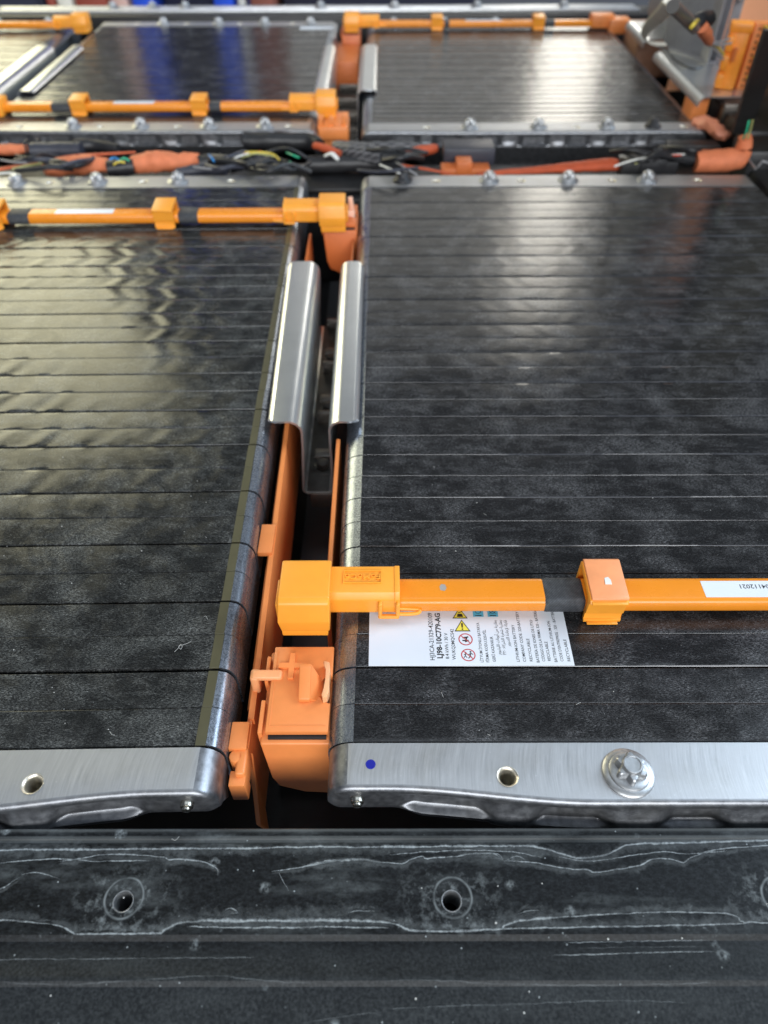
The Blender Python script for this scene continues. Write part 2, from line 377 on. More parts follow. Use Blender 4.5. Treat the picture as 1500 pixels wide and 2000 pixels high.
def sheet(bm, pts, axis, a, b, th, mi=0, pts2=None):
    """bent sheet: open polyline pts given thickness th, extruded along axis"""
    pts2 = pts2 or pts; n = len(pts)
    def offs(P_):
        o_ = []
        for i in range(n):
            p = Vector(P_[i]); q0 = Vector(P_[max(i-1, 0)]); q1 = Vector(P_[min(i+1, n-1)])
            d = (q1-q0).normalized(); o_.append((p.x - d.y*th, p.y + d.x*th))
        return o_
    PP = (pts, pts2); OO = (offs(pts), offs(pts2))
    t = bmesh.new()
    def P(p, s): return {'x': (s, p[0], p[1]), 'y': (p[0], s, p[1]), 'z': (p[0], p[1], s)}[axis]
    A = [[t.verts.new(P(p, s)) for p in PP[k]] for k, s in enumerate((a, b))]
    B = [[t.verts.new(P(p, s)) for p in OO[k]] for k, s in enumerate((a, b))]
    for i in range(n-1):
        t.faces.new((A[0][i], A[0][i+1], A[1][i+1], A[1][i])); t.faces.new((B[0][i], B[1][i], B[1][i+1], B[0][i+1]))
        t.faces.new((A[0][i], B[0][i], B[0][i+1], A[0][i+1])); t.faces.new((A[1][i], A[1][i+1], B[1][i+1], B[1][i]))
    t.faces.new((A[0][0], A[1][0], B[1][0], B[0][0])); t.faces.new((A[0][-1], B[0][-1], B[1][-1], A[1][-1]))
    merge(bm, t, mi)
def arc(cx, cz, r, a0, a1, n=8):
    return [(cx+r*cos(R(a0+(a1-a0)*i/n)), cz+r*sin(R(a0+(a1-a0)*i/n))) for i in range(n+1)]
def bool_cut(o, cutter_bm):
    cme = mesh_of(cutter_bm); c = bpy.data.objects.new('cutter', cme); col.objects.link(c); c.matrix_world = o.matrix_world
    md = o.modifiers.new('b', 'BOOLEAN'); md.operation = 'DIFFERENCE'; md.solver = 'EXACT'; md.object = c
    if o.parent: c.parent = o.parent; c.location = o.location; c.rotation_euler = o.rotation_euler
    bpy.context.view_layer.update()
    dg = bpy.context.evaluated_depsgraph_get()
    me = bpy.data.meshes.new_from_object(o.evaluated_get(dg))
    o.modifiers.clear(); o.data = me; bpy.data.objects.remove(c)
def thing(name, label, cat, loc=(0, 0, 0), rz=0.0, group=None):
    o = bpy.data.objects.new(name, None); col.objects.link(o); o.empty_display_size = .01
    o.location = Vector(loc)*S; o.rotation_euler = (0, 0, rz)
    o['label'] = label; o['category'] = cat
    if group: o['group'] = group
    return o
def tag(o, label, cat, group=None):
    o['label'] = label; o['category'] = cat
    if group: o['group'] = group
    return o
def text_mesh(items, font=None):
    """items: (string, x, y, size, rot, xscale, bold); one mesh (mm) of flat print"""
    bm = bmesh.new()
    for s, x, y, size, rot, xs, bold in items:
        cu = bpy.data.curves.new('t', 'FONT'); cu.body = s; cu.size = size; cu.resolution_u = 2; cu.offset = .012*size*(2.6 if bold else 0.5)
        o = bpy.data.objects.new('t', cu); col.objects.link(o); bpy.context.view_layer.update()
        me = bpy.data.meshes.new_from_object(o.evaluated_get(bpy.context.evaluated_depsgraph_get()))
        t = bmesh.new(); t.from_mesh(me); bmesh.ops.triangulate(t, faces=t.faces[:])
        bmesh.ops.transform(t, matrix=Matrix.Translation((x, y, 0)) @ Matrix.Rotation(rot, 4, 'Z') @ Matrix.Diagonal((xs, 1, 1, 1)), verts=t.verts[:])
        merge(bm, t); bpy.data.objects.remove(o); bpy.data.curves.remove(cu); bpy.data.meshes.remove(me)
    bmesh.ops.scale(bm, vec=(S, S, S), verts=bm.verts[:])
    me = bpy.data.meshes.new('lettering'); bm.to_mesh(me); bm.free(); return me

# ------------------------------------------------------------------ battery modules
W = 262.0
def cell_mesh(y0, y1, x0, x1, crown=.05, edge=0.0, wav=0.0, pair=None):
    bm = bmesh.new(); c = .28
    L = y1-y0; k = crown; bm.free(); bm = bmesh.new(); e = edge
    N = 110 if wav else 24
    xs = [x0+(x1-x0)*i/N for i in range(N+1)]
    rows = []
    for x in xs:
        oy0 = .16*noise.noise(Vector((x*.02, round(y0)*3.7, 0)))+.06*noise.noise(Vector((x*.11, round(y0)*3.7, 4))); oy1 = .16*noise.noise(Vector((x*.02, round(y1)*3.7, 0)))+.06*noise.noise(Vector((x*.11, round(y1)*3.7, 4)))
        ee = max(.05, e*(.25+.75*min(1, max(0, (x-10)/110.)))*(.35+1.3*abs(noise.noise(Vector((x*.021, y0*.7, 3.1)))))) if e else 0
        near = [(y0, -14), (y0, -c-k), (y0+.10, -.09-k)] if not e else [(y0, -14), (y0, -ee-k-.05), (y0+ee, -k-.03)]
        pr = near + [(y0+max(c, ee+.06), -k)] + [(y0+c+(L-2*c)*i/10, -k*(2*i/10-1)**2) for i in range(1, 10)] + [(y1-c, -k), (y1-.10, -.09-k), (y1, -c-k), (y1, -14)]
        def rip(y, z):
            if not wav or z < -.5: return 0.0
            tp = abs(2*(y-pair[0])/(pair[1]-pair[0])-1)
            q_ = x+7.5*tp+5*noise.noise(Vector((x*.03, y*.02, 7.7)))
            m_ = max(0, min(1, .68+1.5*noise.noise(Vector((x*.017+4, y*.013, 2.2)))))
            return wav*m_*max(.22, min(1, (y-60)/110.))*(sin(q_*2*pi/15.5)+.55*sin(q_*2*pi/9.1+y*.05))*min(1, (y-y0)/1.5, (y1-y)/1.5)
        rows.append([bm.verts.new((x, y+(oy0 if y < (y0+y1)/2 else oy1), z+rip(y, z))) for y, z in pr])
    n = len(rows[0])
    for A_, B_ in zip(rows, rows[1:]):
        for i in range(n):
            f = bm.faces.new((A_[i], B_[i], B_[(i+1) % n], A_[(i+1) % n]))
            if e and i == 1: f.material_index = 1
    bm.faces.new(rows[0]); bm.faces.new(rows[-1][::-1])
    return mesh_of(bm)
def fold_mesh(y0, y1, side, fw=8.0):
    """curved foil edge; side 'l' or 'r' of a module, local x 0..W"""
    bm = bmesh.new()
    pr = [(0, -20), (0, -7)] + arc(6.6, -7.0, 6.6, 180, 97, 9)[1:] + [(8.15, .06), (8.15, -1.2), (7, -1.2), (2, -7), (2, -20)]
    pr = [(x*fw/8.0, z) for x, z in pr]
    if side == 'r': pr = [(W-x, z) for x, z in pr][::-1]
    add_prism(bm, pr, 'y', y0+.05, y1-.05); return mesh_of(bm)
def plate_mesh(detail=True, h0=12.3, D0=13.0, D1=17.0):
    N = 260 if detail else 90
    xs = []
    for i in range(10): xs.append(.3+6.7*(1-cos(pi/2*i/9)))
    xs += [7+(W-14)*i/N for i in range(1, N)]
    xs += [W-x for x in xs[:10][::-1]]
    def ss(t): t = max(0, min(1, t)); return t*t*(3-2*t)
    rows = []
    F = 46 if detail else 10
    for x in xs:
        e = min(x, W-x)
        D = D0+(D1-D0)*ss((e-16)/55)
        zt = .3
        if e < 7: zt = .3-(6.7-math.sqrt(max(0, 6.7**2-(7-e)**2)))
        Dx = D - (1.8*(1-e/4)**2 if e < 4 else 0)
        h = h0 + 13*ss((e-24)/34)
        ring = [(0, -h-2), (0, zt), (-Dx*.5, zt), (-Dx+1.5, zt)]
        for k in range(1, 4):
            a = R(90*k/4); ring.append((-Dx+1.5-1.5*sin(a), zt-1.5+1.5*cos(a)))
        for k in range(F+1):
            if detail and F > 20:
                hb = 10.8
                dep_ = hb*k/34 if k <= 34 else hb+(max(h, 12.4)-1.5-hb)*(k-34)/(F-34)
                z = zt-1.5-dep_
            else:
                t = k/F; z = zt-1.5-(h-1.5)*t
            y = -Dx
            # pockets between ribs
            if detail:
                if h0 < 13: y -= 2.0*ss((-z-1.8)/8.0)
                for (a0, a1, zc, zh) in ((18.5, 46, -5.9, 3.3), (53, 77, -6.1, 3.5), (87, 108, -6.2, 3.6), (118, 144, -6.2, 3.6)):
                    dx_ = max(0, min(e-a0, a1-e))
                    dz_ = zh+.3-abs(z-zc)
                    if dx_ > 0 and dz_ > 0: y += (2.5 if h0 < 13 else 3.2)*ss(dx_/6.0)*ss(dz_/1.2)
                for bx in (49, 81.5, 112):
                    q = abs(e-bx)
                    if q < 5.5: y -= .8*math.sqrt(max(0, 1-(q/5.5)**2))*ss((-z-6)/4)
                # lower web falls back towards the cells
                if z < -10.8: y += min(9.0, (-10.8-z)*.62)
                if e < 27: y += ss((27-e)/9)*(1.6*ss((-z-1.8)/8.0)+ss((-9.5-z)/3)*1.2)
            ring.append((y, z))
        ring.append((-4, -h-2))
        rows.append([(x, y, z) for y, z in ring])
    bm = bmesh.new()
    V = [[bm.verts.new(p) for p in r_] for r_ in rows]
    n = len(V[0])
    for A, B in zip(V, V[1:]):
        for i in range(n): bm.faces.new((A[i], A[(i+1) % n], B[(i+1) % n], B[i]))
    bm.faces.new(V[0][::-1]); bm.faces.new(V[-1])
    return mesh_of(bm)
def lobe(a, r, z): return r*(1+.13*cos(6*a))
def bolt_mesh():
    bm = bmesh.new()
    add_lathe(bm, (0, 0, 0), [(6.7, 0), (6.8, .5), (6.4, .9), (5.4, 1.1), (5.3, 1.6), (5.0, 1.8), (4.0, 2.0)], 48)
    def lb(a, r, z): return r*(1+.20*cos(6*a)) if z < 4.55 else r
    add_lathe(bm, (0, 0, 0), [(3.6, 1.8), (3.6, 2.2), (3.5, 4.2), (3.2, 4.5), (2.75, 4.6), (2.6, 5.5), (2.45, 5.7), (2.1, 5.72), (2.0, 5.45), (.6, 5.42)], 72, lb)
    return mesh_of(bm)
BOLT = bolt_mesh(); BOLT.materials.append(M_boltm); BOLT.shade_smooth(); BOLT.set_sharp_from_angle(angle=R(35))
def cap_mesh():
    bm = bmesh.new(); add_lathe(bm, (0, 0, 0), [(6.3, 0), (6.3, 1.2), (5, 2.0), (4.0, 2.3), (3.6, 5.2), (2.6, 6.0), (1, 6.2)], 24); return mesh_of(bm)
CAP = cap_mesh(); CAP.materials.append(M_black); CAP.shade_smooth()
PIN = None
def thread_mesh():
    bm = bmesh.new()
    prof = [(2.88, .315), (2.8, .34), (2.36, -.35)]
    z = -.9
    while z > -11: prof += [(1.98, z), (2.30, z-.35)]; z -= .7
    n = 28; rings = []
    for r_, zz in prof: rings.append([bm.verts.new((r_*cos(2*pi*i/n), r_*sin(2*pi*i/n), zz+.3*i/n)) for i in range(n)])
    for A, B in zip(rings, rings[1:]):
        for i in range(n): bm.faces.new((A[i], B[i], B[(i+1) % n], A[(i+1) % n]))
    me = mesh_of(bm); return me
THREAD = thread_mesh(); THREAD.materials.append(M_thread); THREAD.shade_smooth()
PL_DET = plate_mesh(True); PL_LOW = plate_mesh(True, h0=16, D0=19, D1=20)
def sub(name, me, parent, loc, rz=0.0):
    o = bpy.data.objects.new(name, me); col.objects.link(o); o.parent = parent; o.location = Vector(loc)*S; o.rotation_euler = (0, 0, rz); return o
name_ = 'p'
def end_plate(root, y, me, holes, bolts, caps=(), flip=False, pins=()):
    o = bpy.data.objects.new('end_plate', me.copy()); col.objects.link(o); o.data.materials.append(M_plate)
    o.parent = root; o.location = (0, y*S, 0)
    if flip: o.rotation_euler = (0, 0, pi); o.location = (W*S, y*S, 0)
    bpy.context.view_layer.update()
    cut = bmesh.new()
    Dm = 9.5
    for hx in holes:
        x = W-hx if flip else hx
        add_lathe(cut, (x, -Dm, 0), [(2.3, -9), (2.32, -.6), (2.75, .35), (2.75, 3)], 32)
    if holes: bool_cut(o, cut)
    else: cut.free()
    o.data.shade_smooth(); o.data.set_sharp_from_angle(angle=R(42)); o.data.name = 'end_plate'
    print('plate', name_, len(o.data.vertices))
    for hx in holes: sub('thread', THREAD, o, ((W-hx if flip else hx), -Dm, 0))
    for bx in bolts: sub('bolt', BOLT, o, ((W-bx if flip else bx), -Dm+(.8 if me is PL_DET else 0), .3), random.random()*3)
    for bx in caps: sub('bolt_cap', CAP, o, ((W-bx if flip else bx), -Dm, .3))
    for px_ in pins:
        def f(bm):
            add_cyl(bm, (px_, -4.6), 1.75, -14.6, -12.0, 24, bev=.25, axis='y'); add_cyl(bm, (px_, -4.6), 1.2, -15.4, -14.4, 24, bev=.25, axis='y')
        one('dowel_pin', f, M_pin, o)
    return o
def name_edge(label): return 'front right' in label
M_edge = simple('glossy_film_edge', (.05, .052, .06), .22, var=.3, nscale=.05, ior=1.7)
def module(name, label, x, y, rz, bounds, mat, folds, front, back, tape=False, fw=8.0):
    root = thing(name, label, 'battery module', (x, y, 0), rz, 'battery modules lying in the tray')
    for i in range(len(bounds)-1):
        heavy0 = i % 2 == 0; a, b = bounds[i], bounds[i+1]
        hg = .44 if tape else .30; ya = a+(hg if heavy0 else .06); yb = b-(.06 if heavy0 else hg)
        dz = random.uniform(-.10, .10)
        me = cell_mesh(ya, yb, fw if 'l' in folds else 4, W-fw if 'r' in folds else W-4, .05 if y < 400 else .15, (.40 if heavy0 else .12) if name_edge(label) else 0.0, (.135 if tape else .034), (bounds[i-i % 2], bounds[min(i-i % 2+2, len(bounds)-1)]))
        c = link('cell', me, [mat, M_edge], root, (0, 0, dz), 25)
        c.rotation_euler = (R(random.uniform(-.3, .3)+(.28 if heavy0 else -.28)*(1 if y < 400 else 2.6)), 0, 0)
        c.location = (0, 0, dz*S - (ya+yb)/2*S*math.sin(c.rotation_euler[0]))
        for s_ in folds:
            f = link('edge_fold', fold_mesh(ya, yb, s_, fw), M_foil, c, (random.uniform(-.18, .18), 0, 0), 30)
            if tape and s_ == 'r':
                bm = bmesh.new(); add_box(bm, W-fw-3.0, W-fw-.1, ya, yb, -.5, .09, .03, 1)
                link('edge_tape', mesh_of(bm), M_tape, c, (random.uniform(-.1, .1), 0, 0), 30)
    end_plate(root, bounds[0]-.25, *front)
    end_plate(root, bounds[-1]+.35, *back)
    return root
rb = [12.0*i+random.uniform(-.12, .12)*(i % 2) for i in range(33)]
Lh = [0, 24.4, 49.7, 75.0, 101.0, 127.6, 150.5, 177.0, 203.5, 229.5, 255.8, 279.5, 302.0, 324.5, 346.0, 366.5, 386.5]
lb = []
for a, b in zip(Lh, Lh[1:]): lb += [a, (a+b)/2+random.uniform(-.2, .2)]
lb.append(Lh[-1])
bb = [12.0*i+random.uniform(-.12, .12)*(i % 2) for i in range(27)]
HB = dict(h=(50, 107, 166, 222), b=(85, 137, 189))
modR = module('battery_module', 'black ribbed battery module front right, carrying the printed white label under its orange cable', -7.2, 0, 0, rb, M_cell, 'l',
   (PL_DET, (48.3,), (80.3,), (), False, (8.5,)), (PL_LOW, (50, 106, 166, 222), (85, 137, 189), (28,), True), fw=7.2)
modL = module('battery_module', 'dusty black battery module front left, its near plate with an empty threaded hole', -35.9-W*cos(R(.9)), -1.0-W*sin(R(.9)), R(.9), lb, M_cellL, 'r',
   (PL_DET, (W-48.3,), (), (), False, (W-8.0,)), (PL_LOW, (W-50, W-108, W-169, W-222), (W-85, W-138, W-191, W-243), (), True), tape=True, fw=4.4)
modBR = module('battery_module', 'battery module back right, striped with bright window reflections', -9, 508, 0, bb, M_cell, 'lr',
   (PL_LOW, (50, 164, 245), (83, 135, 187), (222,), False), (PL_LOW, (50, 106, 166, 222), (28, 83, 138, 190), (), True))
modBC = module('battery_module', 'battery module back centre, between the two channel brackets, mirroring blue bins', -42-W, 512, R(-.2), bb, M_cell, 'lr',
   (PL_LOW, (W-22, W-107, W-166, W-228), (W-40, W-83, W-135, W-187), (), False), (PL_LOW, (W-50, W-107, W-166, W-220), (W-30, W-80, W-130, W-190), (), True))
modBL = module('battery_module', 'battery module at the far left edge, only its right corner in the picture', -328-W, 514, R(-.3), bb, M_cellL, 'r',
   (PL_LOW, (), (), (), False), (PL_LOW, (W-70,), (W-30, W-85), (), True))
def blue_dot(bm): add_cyl(bm, (12, -6.3), 1.35, .3, .36, 24)
one('ink_dot', blue_dot, M_dot, modR)

# printed label on the right module (flat print)
LX0, LX1, LY0, LY1 = 11.0, 72.4, 24.35, 50.5
stk = one('sticker', lambda bm: add_box(bm, LX0, LX1, LY0, 47.6, -.1, .16, .04, 1), M_paper, modR)
def lx(zx): return LX0 + (zx-57)*(LX1-LX0)/1348.0
def ly(zy): return LY0 + (812-zy)*(43.6-LY0)/352.0
def ltxt(s, zx, zy0, zy1, size, bold=False, font=None):
    # text reads upwards: length along +y
    cu = bpy.data.curves.new('t', 'FONT'); cu.body = s; cu.size = size; o = bpy.data.objects.new('t', cu); col.objects.link(o)
    bpy.context.view_layer.update(); wdt = o.dimensions.x; bpy.data.objects.remove(o); bpy.data.curves.remove(cu)
    L = abs(ly(zy1)-ly(zy0)); return (s, lx(zx), ly(zy0), size, pi/2, L/max(wdt, .01), bold)
IT = [ltxt('HJ3CA-21329-420109', 492, 780, 462, 2.0), ltxt('LJ98-10C779-AG', 545, 768, 466, 2.3, True), ltxt('8.4 kWh / 30 V', 588, 770, 600, 1.5), ltxt('WUKQ2MQC542', 632, 775, 572, 1.5)]
for s_, zx, a, b in (('LİTYUM İYONLU BATARYA', 812, 793, 530), ('FİRMA KODU:320-PİL', 850, 793, 580), ('GERİ KAZANILIR', 893, 790, 625),
        ('LITHIUM-ION BATTERY', 1050, 790, 545), ('COMPANY CODE: 320-BATTERY', 1092, 790, 452), ('RECYCLABLE', 1136, 788, 640), ('BATERÍA DE IONES DE LITIO', 1180, 795, 512),
        ('CÓDIGO DE LA FIRMA: 320 - BATERÍA', 1218, 788, 440), ('RECICLABLE', 1255, 785, 660), ('BATTERIE AU LITHIUM-ION', 1298, 793, 520), ("CODE D'ENTREPRISE : 320 - BATTERIE", 1338, 788, 440), ('RECYCLABLE', 1384, 788, 645)):
    IT.append(ltxt(s_, zx, a, b, 1.28))
# Arabic lines, written with presentation forms in visual order
AR1 = '\uFEE1\uFEEE\uFEF4\uFE9C\uFEF4\uFEE0\uFEDF\uFE8D \uFE95\uFE8E\uFEE7\uFEEE\uFBFE\uFE83 \uFEE6\uFEE3 \uFE94\uFBFE\uFEAD\uFE8E\uFEC4\uFE91'
AR2 = '\u0663\u0662\u0660 :\uFE94\uFEDB\uFEAE\uFEB8\uFEDF\uFE8D \uFE93\uFEAE\uFED4\uFEB7 \uFE94\uFBFE\uFEAD\uFE8E\uFEC4\uFE91'
AR3 = '\uFEAE\uFBFE\uFEED\uFEAA\uFE98\uFEDF\uFE8D \uFE93\uFEA9\uFE8E\uFECB\uFEF9 \uFE94\uFEE0\uFE91\uFE8E\uFED7'
for s_, zx, a, b in ((AR1, 932, 742, 512), (AR2, 968, 745, 512), (AR3, 1003, 690, 512)): IT.append(ltxt(s_, zx, a, b, 1.35))
let = link('lettering', text_mesh(IT), M_ink, stk, (0, 0, .19))
def tri(bm, cx, cy, s, z, mi):
    # equilateral triangle pointing along +x... reads upwards, so its tip points to -x side turned up
    pts = [(cx-s*.5, cy-s*.42), (cx+s*.5, cy-s*.42), (cx, cy+s*.46)]
    f = bm.faces.new([bm.verts.new((x, y, z)) for x, y in pts]); f.material_index = mi
def ringf(bm, cx, cy, r0, r1, z, mi, n=28):
    A = [bm.verts.new((cx+r0*cos(2*pi*i/n), cy+r0*sin(2*pi*i/n), z)) for i in range(n)]
    B = [bm.verts.new((cx+r1*cos(2*pi*i/n), cy+r1*sin(2*pi*i/n), z)) for i in range(n)]
    for i in range(n): f = bm.faces.new((A[i], B[i], B[(i+1) % n], A[(i+1) % n])); f.material_index = mi
def quad(bm, pts, z, mi):
    f = bm.faces.new([bm.verts.new((x, y, z)) for x, y in pts]); f.material_index = mi
def stroke(bm, x0, y0, x1, y1, w, z, mi):
    d = Vector((x1-x0, y1-y0)).normalized(); n_ = Vector((-d.y, d.x))*w/2
    quad(bm, [(x0+n_.x, y0+n_.y), (x0-n_.x, y0-n_.y), (x1-n_.x, y1-n_.y), (x1+n_.x, y1+n_.y)], z, mi)
def icons(bm):
    for cx, cy, s in ((lx(693), ly(550), 5.0), (lx(684), ly(462), 4.8)):
        tri(bm, cx, cy, s, .0, 0); tri(bm, cx, cy-.05, s*.80, .008, 1)
    cx, cy = lx(693), ly(550)
    quad(bm, [(cx-.22, cy-.75), (cx+.22, cy-.75), (cx+.3, cy+1.0), (cx-.3, cy+1.0)], .016, 0); ringf(bm, cx, cy-1.25, .01, .3, .016, 0, 10)
    cx, cy = lx(684), ly(468)
    quad(bm, [(cx-1.0, cy-1.1), (cx+1.0, cy-1.1), (cx+.7, cy+.1), (cx-.7, cy+.1)], .016, 0); stroke(bm, cx-.5, cy+.5, cx+.6, cy+.9, .3, .016, 0)
    for cx, cy in ((lx(708), ly(642)), (lx(716), ly(745))):
        ringf(bm, cx, cy, 1.85, 2.2, .0, 3)
    def person_mark(cx, cy, k):
        ringf(bm, cx, cy+1.0*k, .01, .28*k, .004, 0, 10)
        for a in ((0, .6, -.15, -.3), (-.15, -.3, -.7, -1.1), (-.15, -.3, .4, -1.1), (0, .5, .7, .2), (0, .5, -.6, .1)): stroke(bm, cx+a[0]*k, cy+a[1]*k, cx+a[2]*k, cy+a[3]*k, .26*k, .004, 0)
    person_mark(lx(716)-.75, ly(745), .9); person_mark(lx(716)+.75, ly(745), 1.1)
    cx, cy = lx(708), ly(642)
    for a in ((-1.0, -.4, .2, -.5), (.2, -.5, .3, .6), (-.9, .5, .9, .9), (-.2, -.9, .9, -.3)): stroke(bm, cx+a[0], cy+a[1], cx+a[2], cy+a[3], .45, .004, 0)
    for cx, cy in ((lx(708), ly(642)), (lx(716), ly(745))): stroke(bm, cx-1.4, cy+1.4, cx+1.4, cy-1.4, .3, .012, 3)
    for zx in (812, 913):
        cx, cy = lx(zx), ly(452); s = 1.65
        quad(bm, [(cx-s, cy-s*1.15), (cx+s, cy-s*1.15), (cx+s, cy+s), (cx-s, cy+s)], .0, 2)
        ringf(bm, cx, cy+.2, .75, .95, .008, 0, 16); stroke(bm, cx-1, cy-1.45, cx+1, cy-1.45, .35, .008, 0)
        if zx == 913: stroke(bm, cx-1.2, cy-.9, cx+1.2, cy+1.2, .14, .01, 0); stroke(bm, cx+1.2, cy-.9, cx-1.2, cy+1.2, .14, .01, 0)
bm = bmesh.new(); icons(bm); bmesh.ops.scale(bm, vec=(S, S, S), verts=bm.verts[:])
me = bpy.data.meshes.new('warning_symbols'); bm.to_mesh(me); bm.free()
for mm in (M_ink, M_yellow, M_cyan, M_redp): me.materials.append(mm)
sub('warning_symbols', me, stk, (0, 0, .19))
# blurred sticker near the top right corner of the back-centre module
one('sticker', lambda bm: add_box(bm, 222, 258, 297, 308, .0, .2, .04, 1), M_paper, modBC)
def chip(bm): add_prism(bm, [(0, 0), (2.3, .4), (2.6, 1.9), (1.0, 2.4), (-.3, 1.4)], 'z', 0, .8, .1)

# ------------------------------------------------------------------ battery tray
tray = thing('battery_tray', 'black coated steel tray holding all the modules, chalky residue on its near rail', 'tray', (0, 0, -80))
def rail_fn(bm):
    pts = [(-20.6, -30), (-20.6, -6.4), (-20.9, -6.0), (-23.2, -6.0), (-23.5, -6.35), (-24.3, -6.35), (-24.6, -6.0), (-45.2, -6.0), (-46.4, -6.9), (-52.6, -6.9), (-53.4, -6.55), (-54.4, -6.6), (-55.4, -7.5), (-75, -9.5), (-110, -16), (-110, -30)]
    t = [(y, z+80) for y, z in pts]
    add_prism(bm, t, 'x', -420, 360)
rail = one('front_rail', rail_fn, M_rail, tray, 30)
cut = bmesh.new()
for hx in (-135, -55.1, 24.8, 106): add_cyl(cut, (hx, -38), 2.45, 80-20, 80+2, 28)
bool_cut(rail, cut); rail.data.shade_smooth(); rail.data.set_sharp_from_angle(angle=R(30))
def residue_material(soft=0):
    mt, nt, b = nodes_for('dried_white_residue'); g = G(nt)
    at_ = nt.nodes.new('ShaderNodeAttribute'); at_.attribute_name = 'across'
    n = g.noise(.9, 4, .75); n3 = g.noise(.10, 4, .65)
    core = g.math('SUBTRACT', 1.0, g.math('POWER', g.math('ABSOLUTE', at_.outputs['Fac']), 1.3))
    al = g.math('MULTIPLY', g.math('ADD', g.math('MULTIPLY', core, 1.2), g.math('SUBTRACT', g.math('MULTIPLY', n, 2.4), 1.55)), g.ramp(n3, (.28, .30), (.55, 1.)), clamp=True)
    b.inputs['Base Color'].default_value = (.34, .37, .385, 1); b.inputs['Roughness'].default_value = .75
    if soft: al = g.math('MULTIPLY', al, soft)
    g.lk(al, b.inputs['Alpha']); return mt
M_res = residue_material(); M_haze = residue_material(.15); M_faint = residue_material(.4)
PROFILE = [(-20.9, -6.0), (-45.2, -6.0), (-46.4, -6.9), (-52.6, -6.9), (-53.4, -6.55), (-54.4, -6.6), (-55.4, -7.5), (-75, -9.5), (-110, -16)]
def railz(y):
    for (a, za), (b_, zb) in zip(PROFILE, PROFILE[1:]):
        if b_ <= y <= a: return za+(zb-za)*(y-a)/(b_-a)
    return -6.0
def streak(px, w, amp=.35, mt=None, zo=.035):
    P_ = [at(x, y, -6.0 if y < 1826 else -7.6) for x, y in px]
    path = smooth_path([Vector((p.x, p.y, 0)) for p in P_], 3)
    fine = []
    for a, b_ in zip(path, path[1:]):
        k = max(1, int((b_-a).length/.7))
        for q in range(k): fine.append(a+(b_-a)*q/k)
    fine.append(path[-1])
    fine = [p+Vector((0, (noise.noise(Vector((p.x*.35, w*9, p.y)))*.5+noise.noise(Vector((p.x*1.3, 5, p.y)))*.25)*amp, 0)) for p in fine]
    bm = bmesh.new(); lay = bm.verts.layers.float.new('across'); rows = []; n = len(fine)
    for i, p in enumerate(fine):
        d = (fine[min(i+1, n-1)]-fine[max(i-1, 0)]).normalized(); nn = Vector((-d.y, d.x, 0))
        ww = w*(.55+.9*abs(noise.noise(Vector((p.x*.12, w*3, 1)))))*min(1, i/6+.1, (n-1-i)/6+.1)
        r_ = []
        for u in (-1, 0, 1):
            q = p+nn*ww*u*(1.0 if u < 1 else 1.6); v = bm.verts.new((q.x, q.y, railz(q.y)+80+zo)); v[lay] = float(u); r_.append(v)
        rows.append(r_)
    for A_, B_ in zip(rows, rows[1:]):
        for k in range(2): bm.faces.new((A_[k], B_[k], B_[k+1], A_[k+1]))
    bmesh.ops.scale(bm, vec=(S, S, S), verts=bm.verts[:]); me = bpy.data.meshes.new('residue_streak'); bm.to_mesh(me); bm.free()
    me.materials.append(mt or M_res); sub('residue_streak', me, rail, (0, 0, 0))
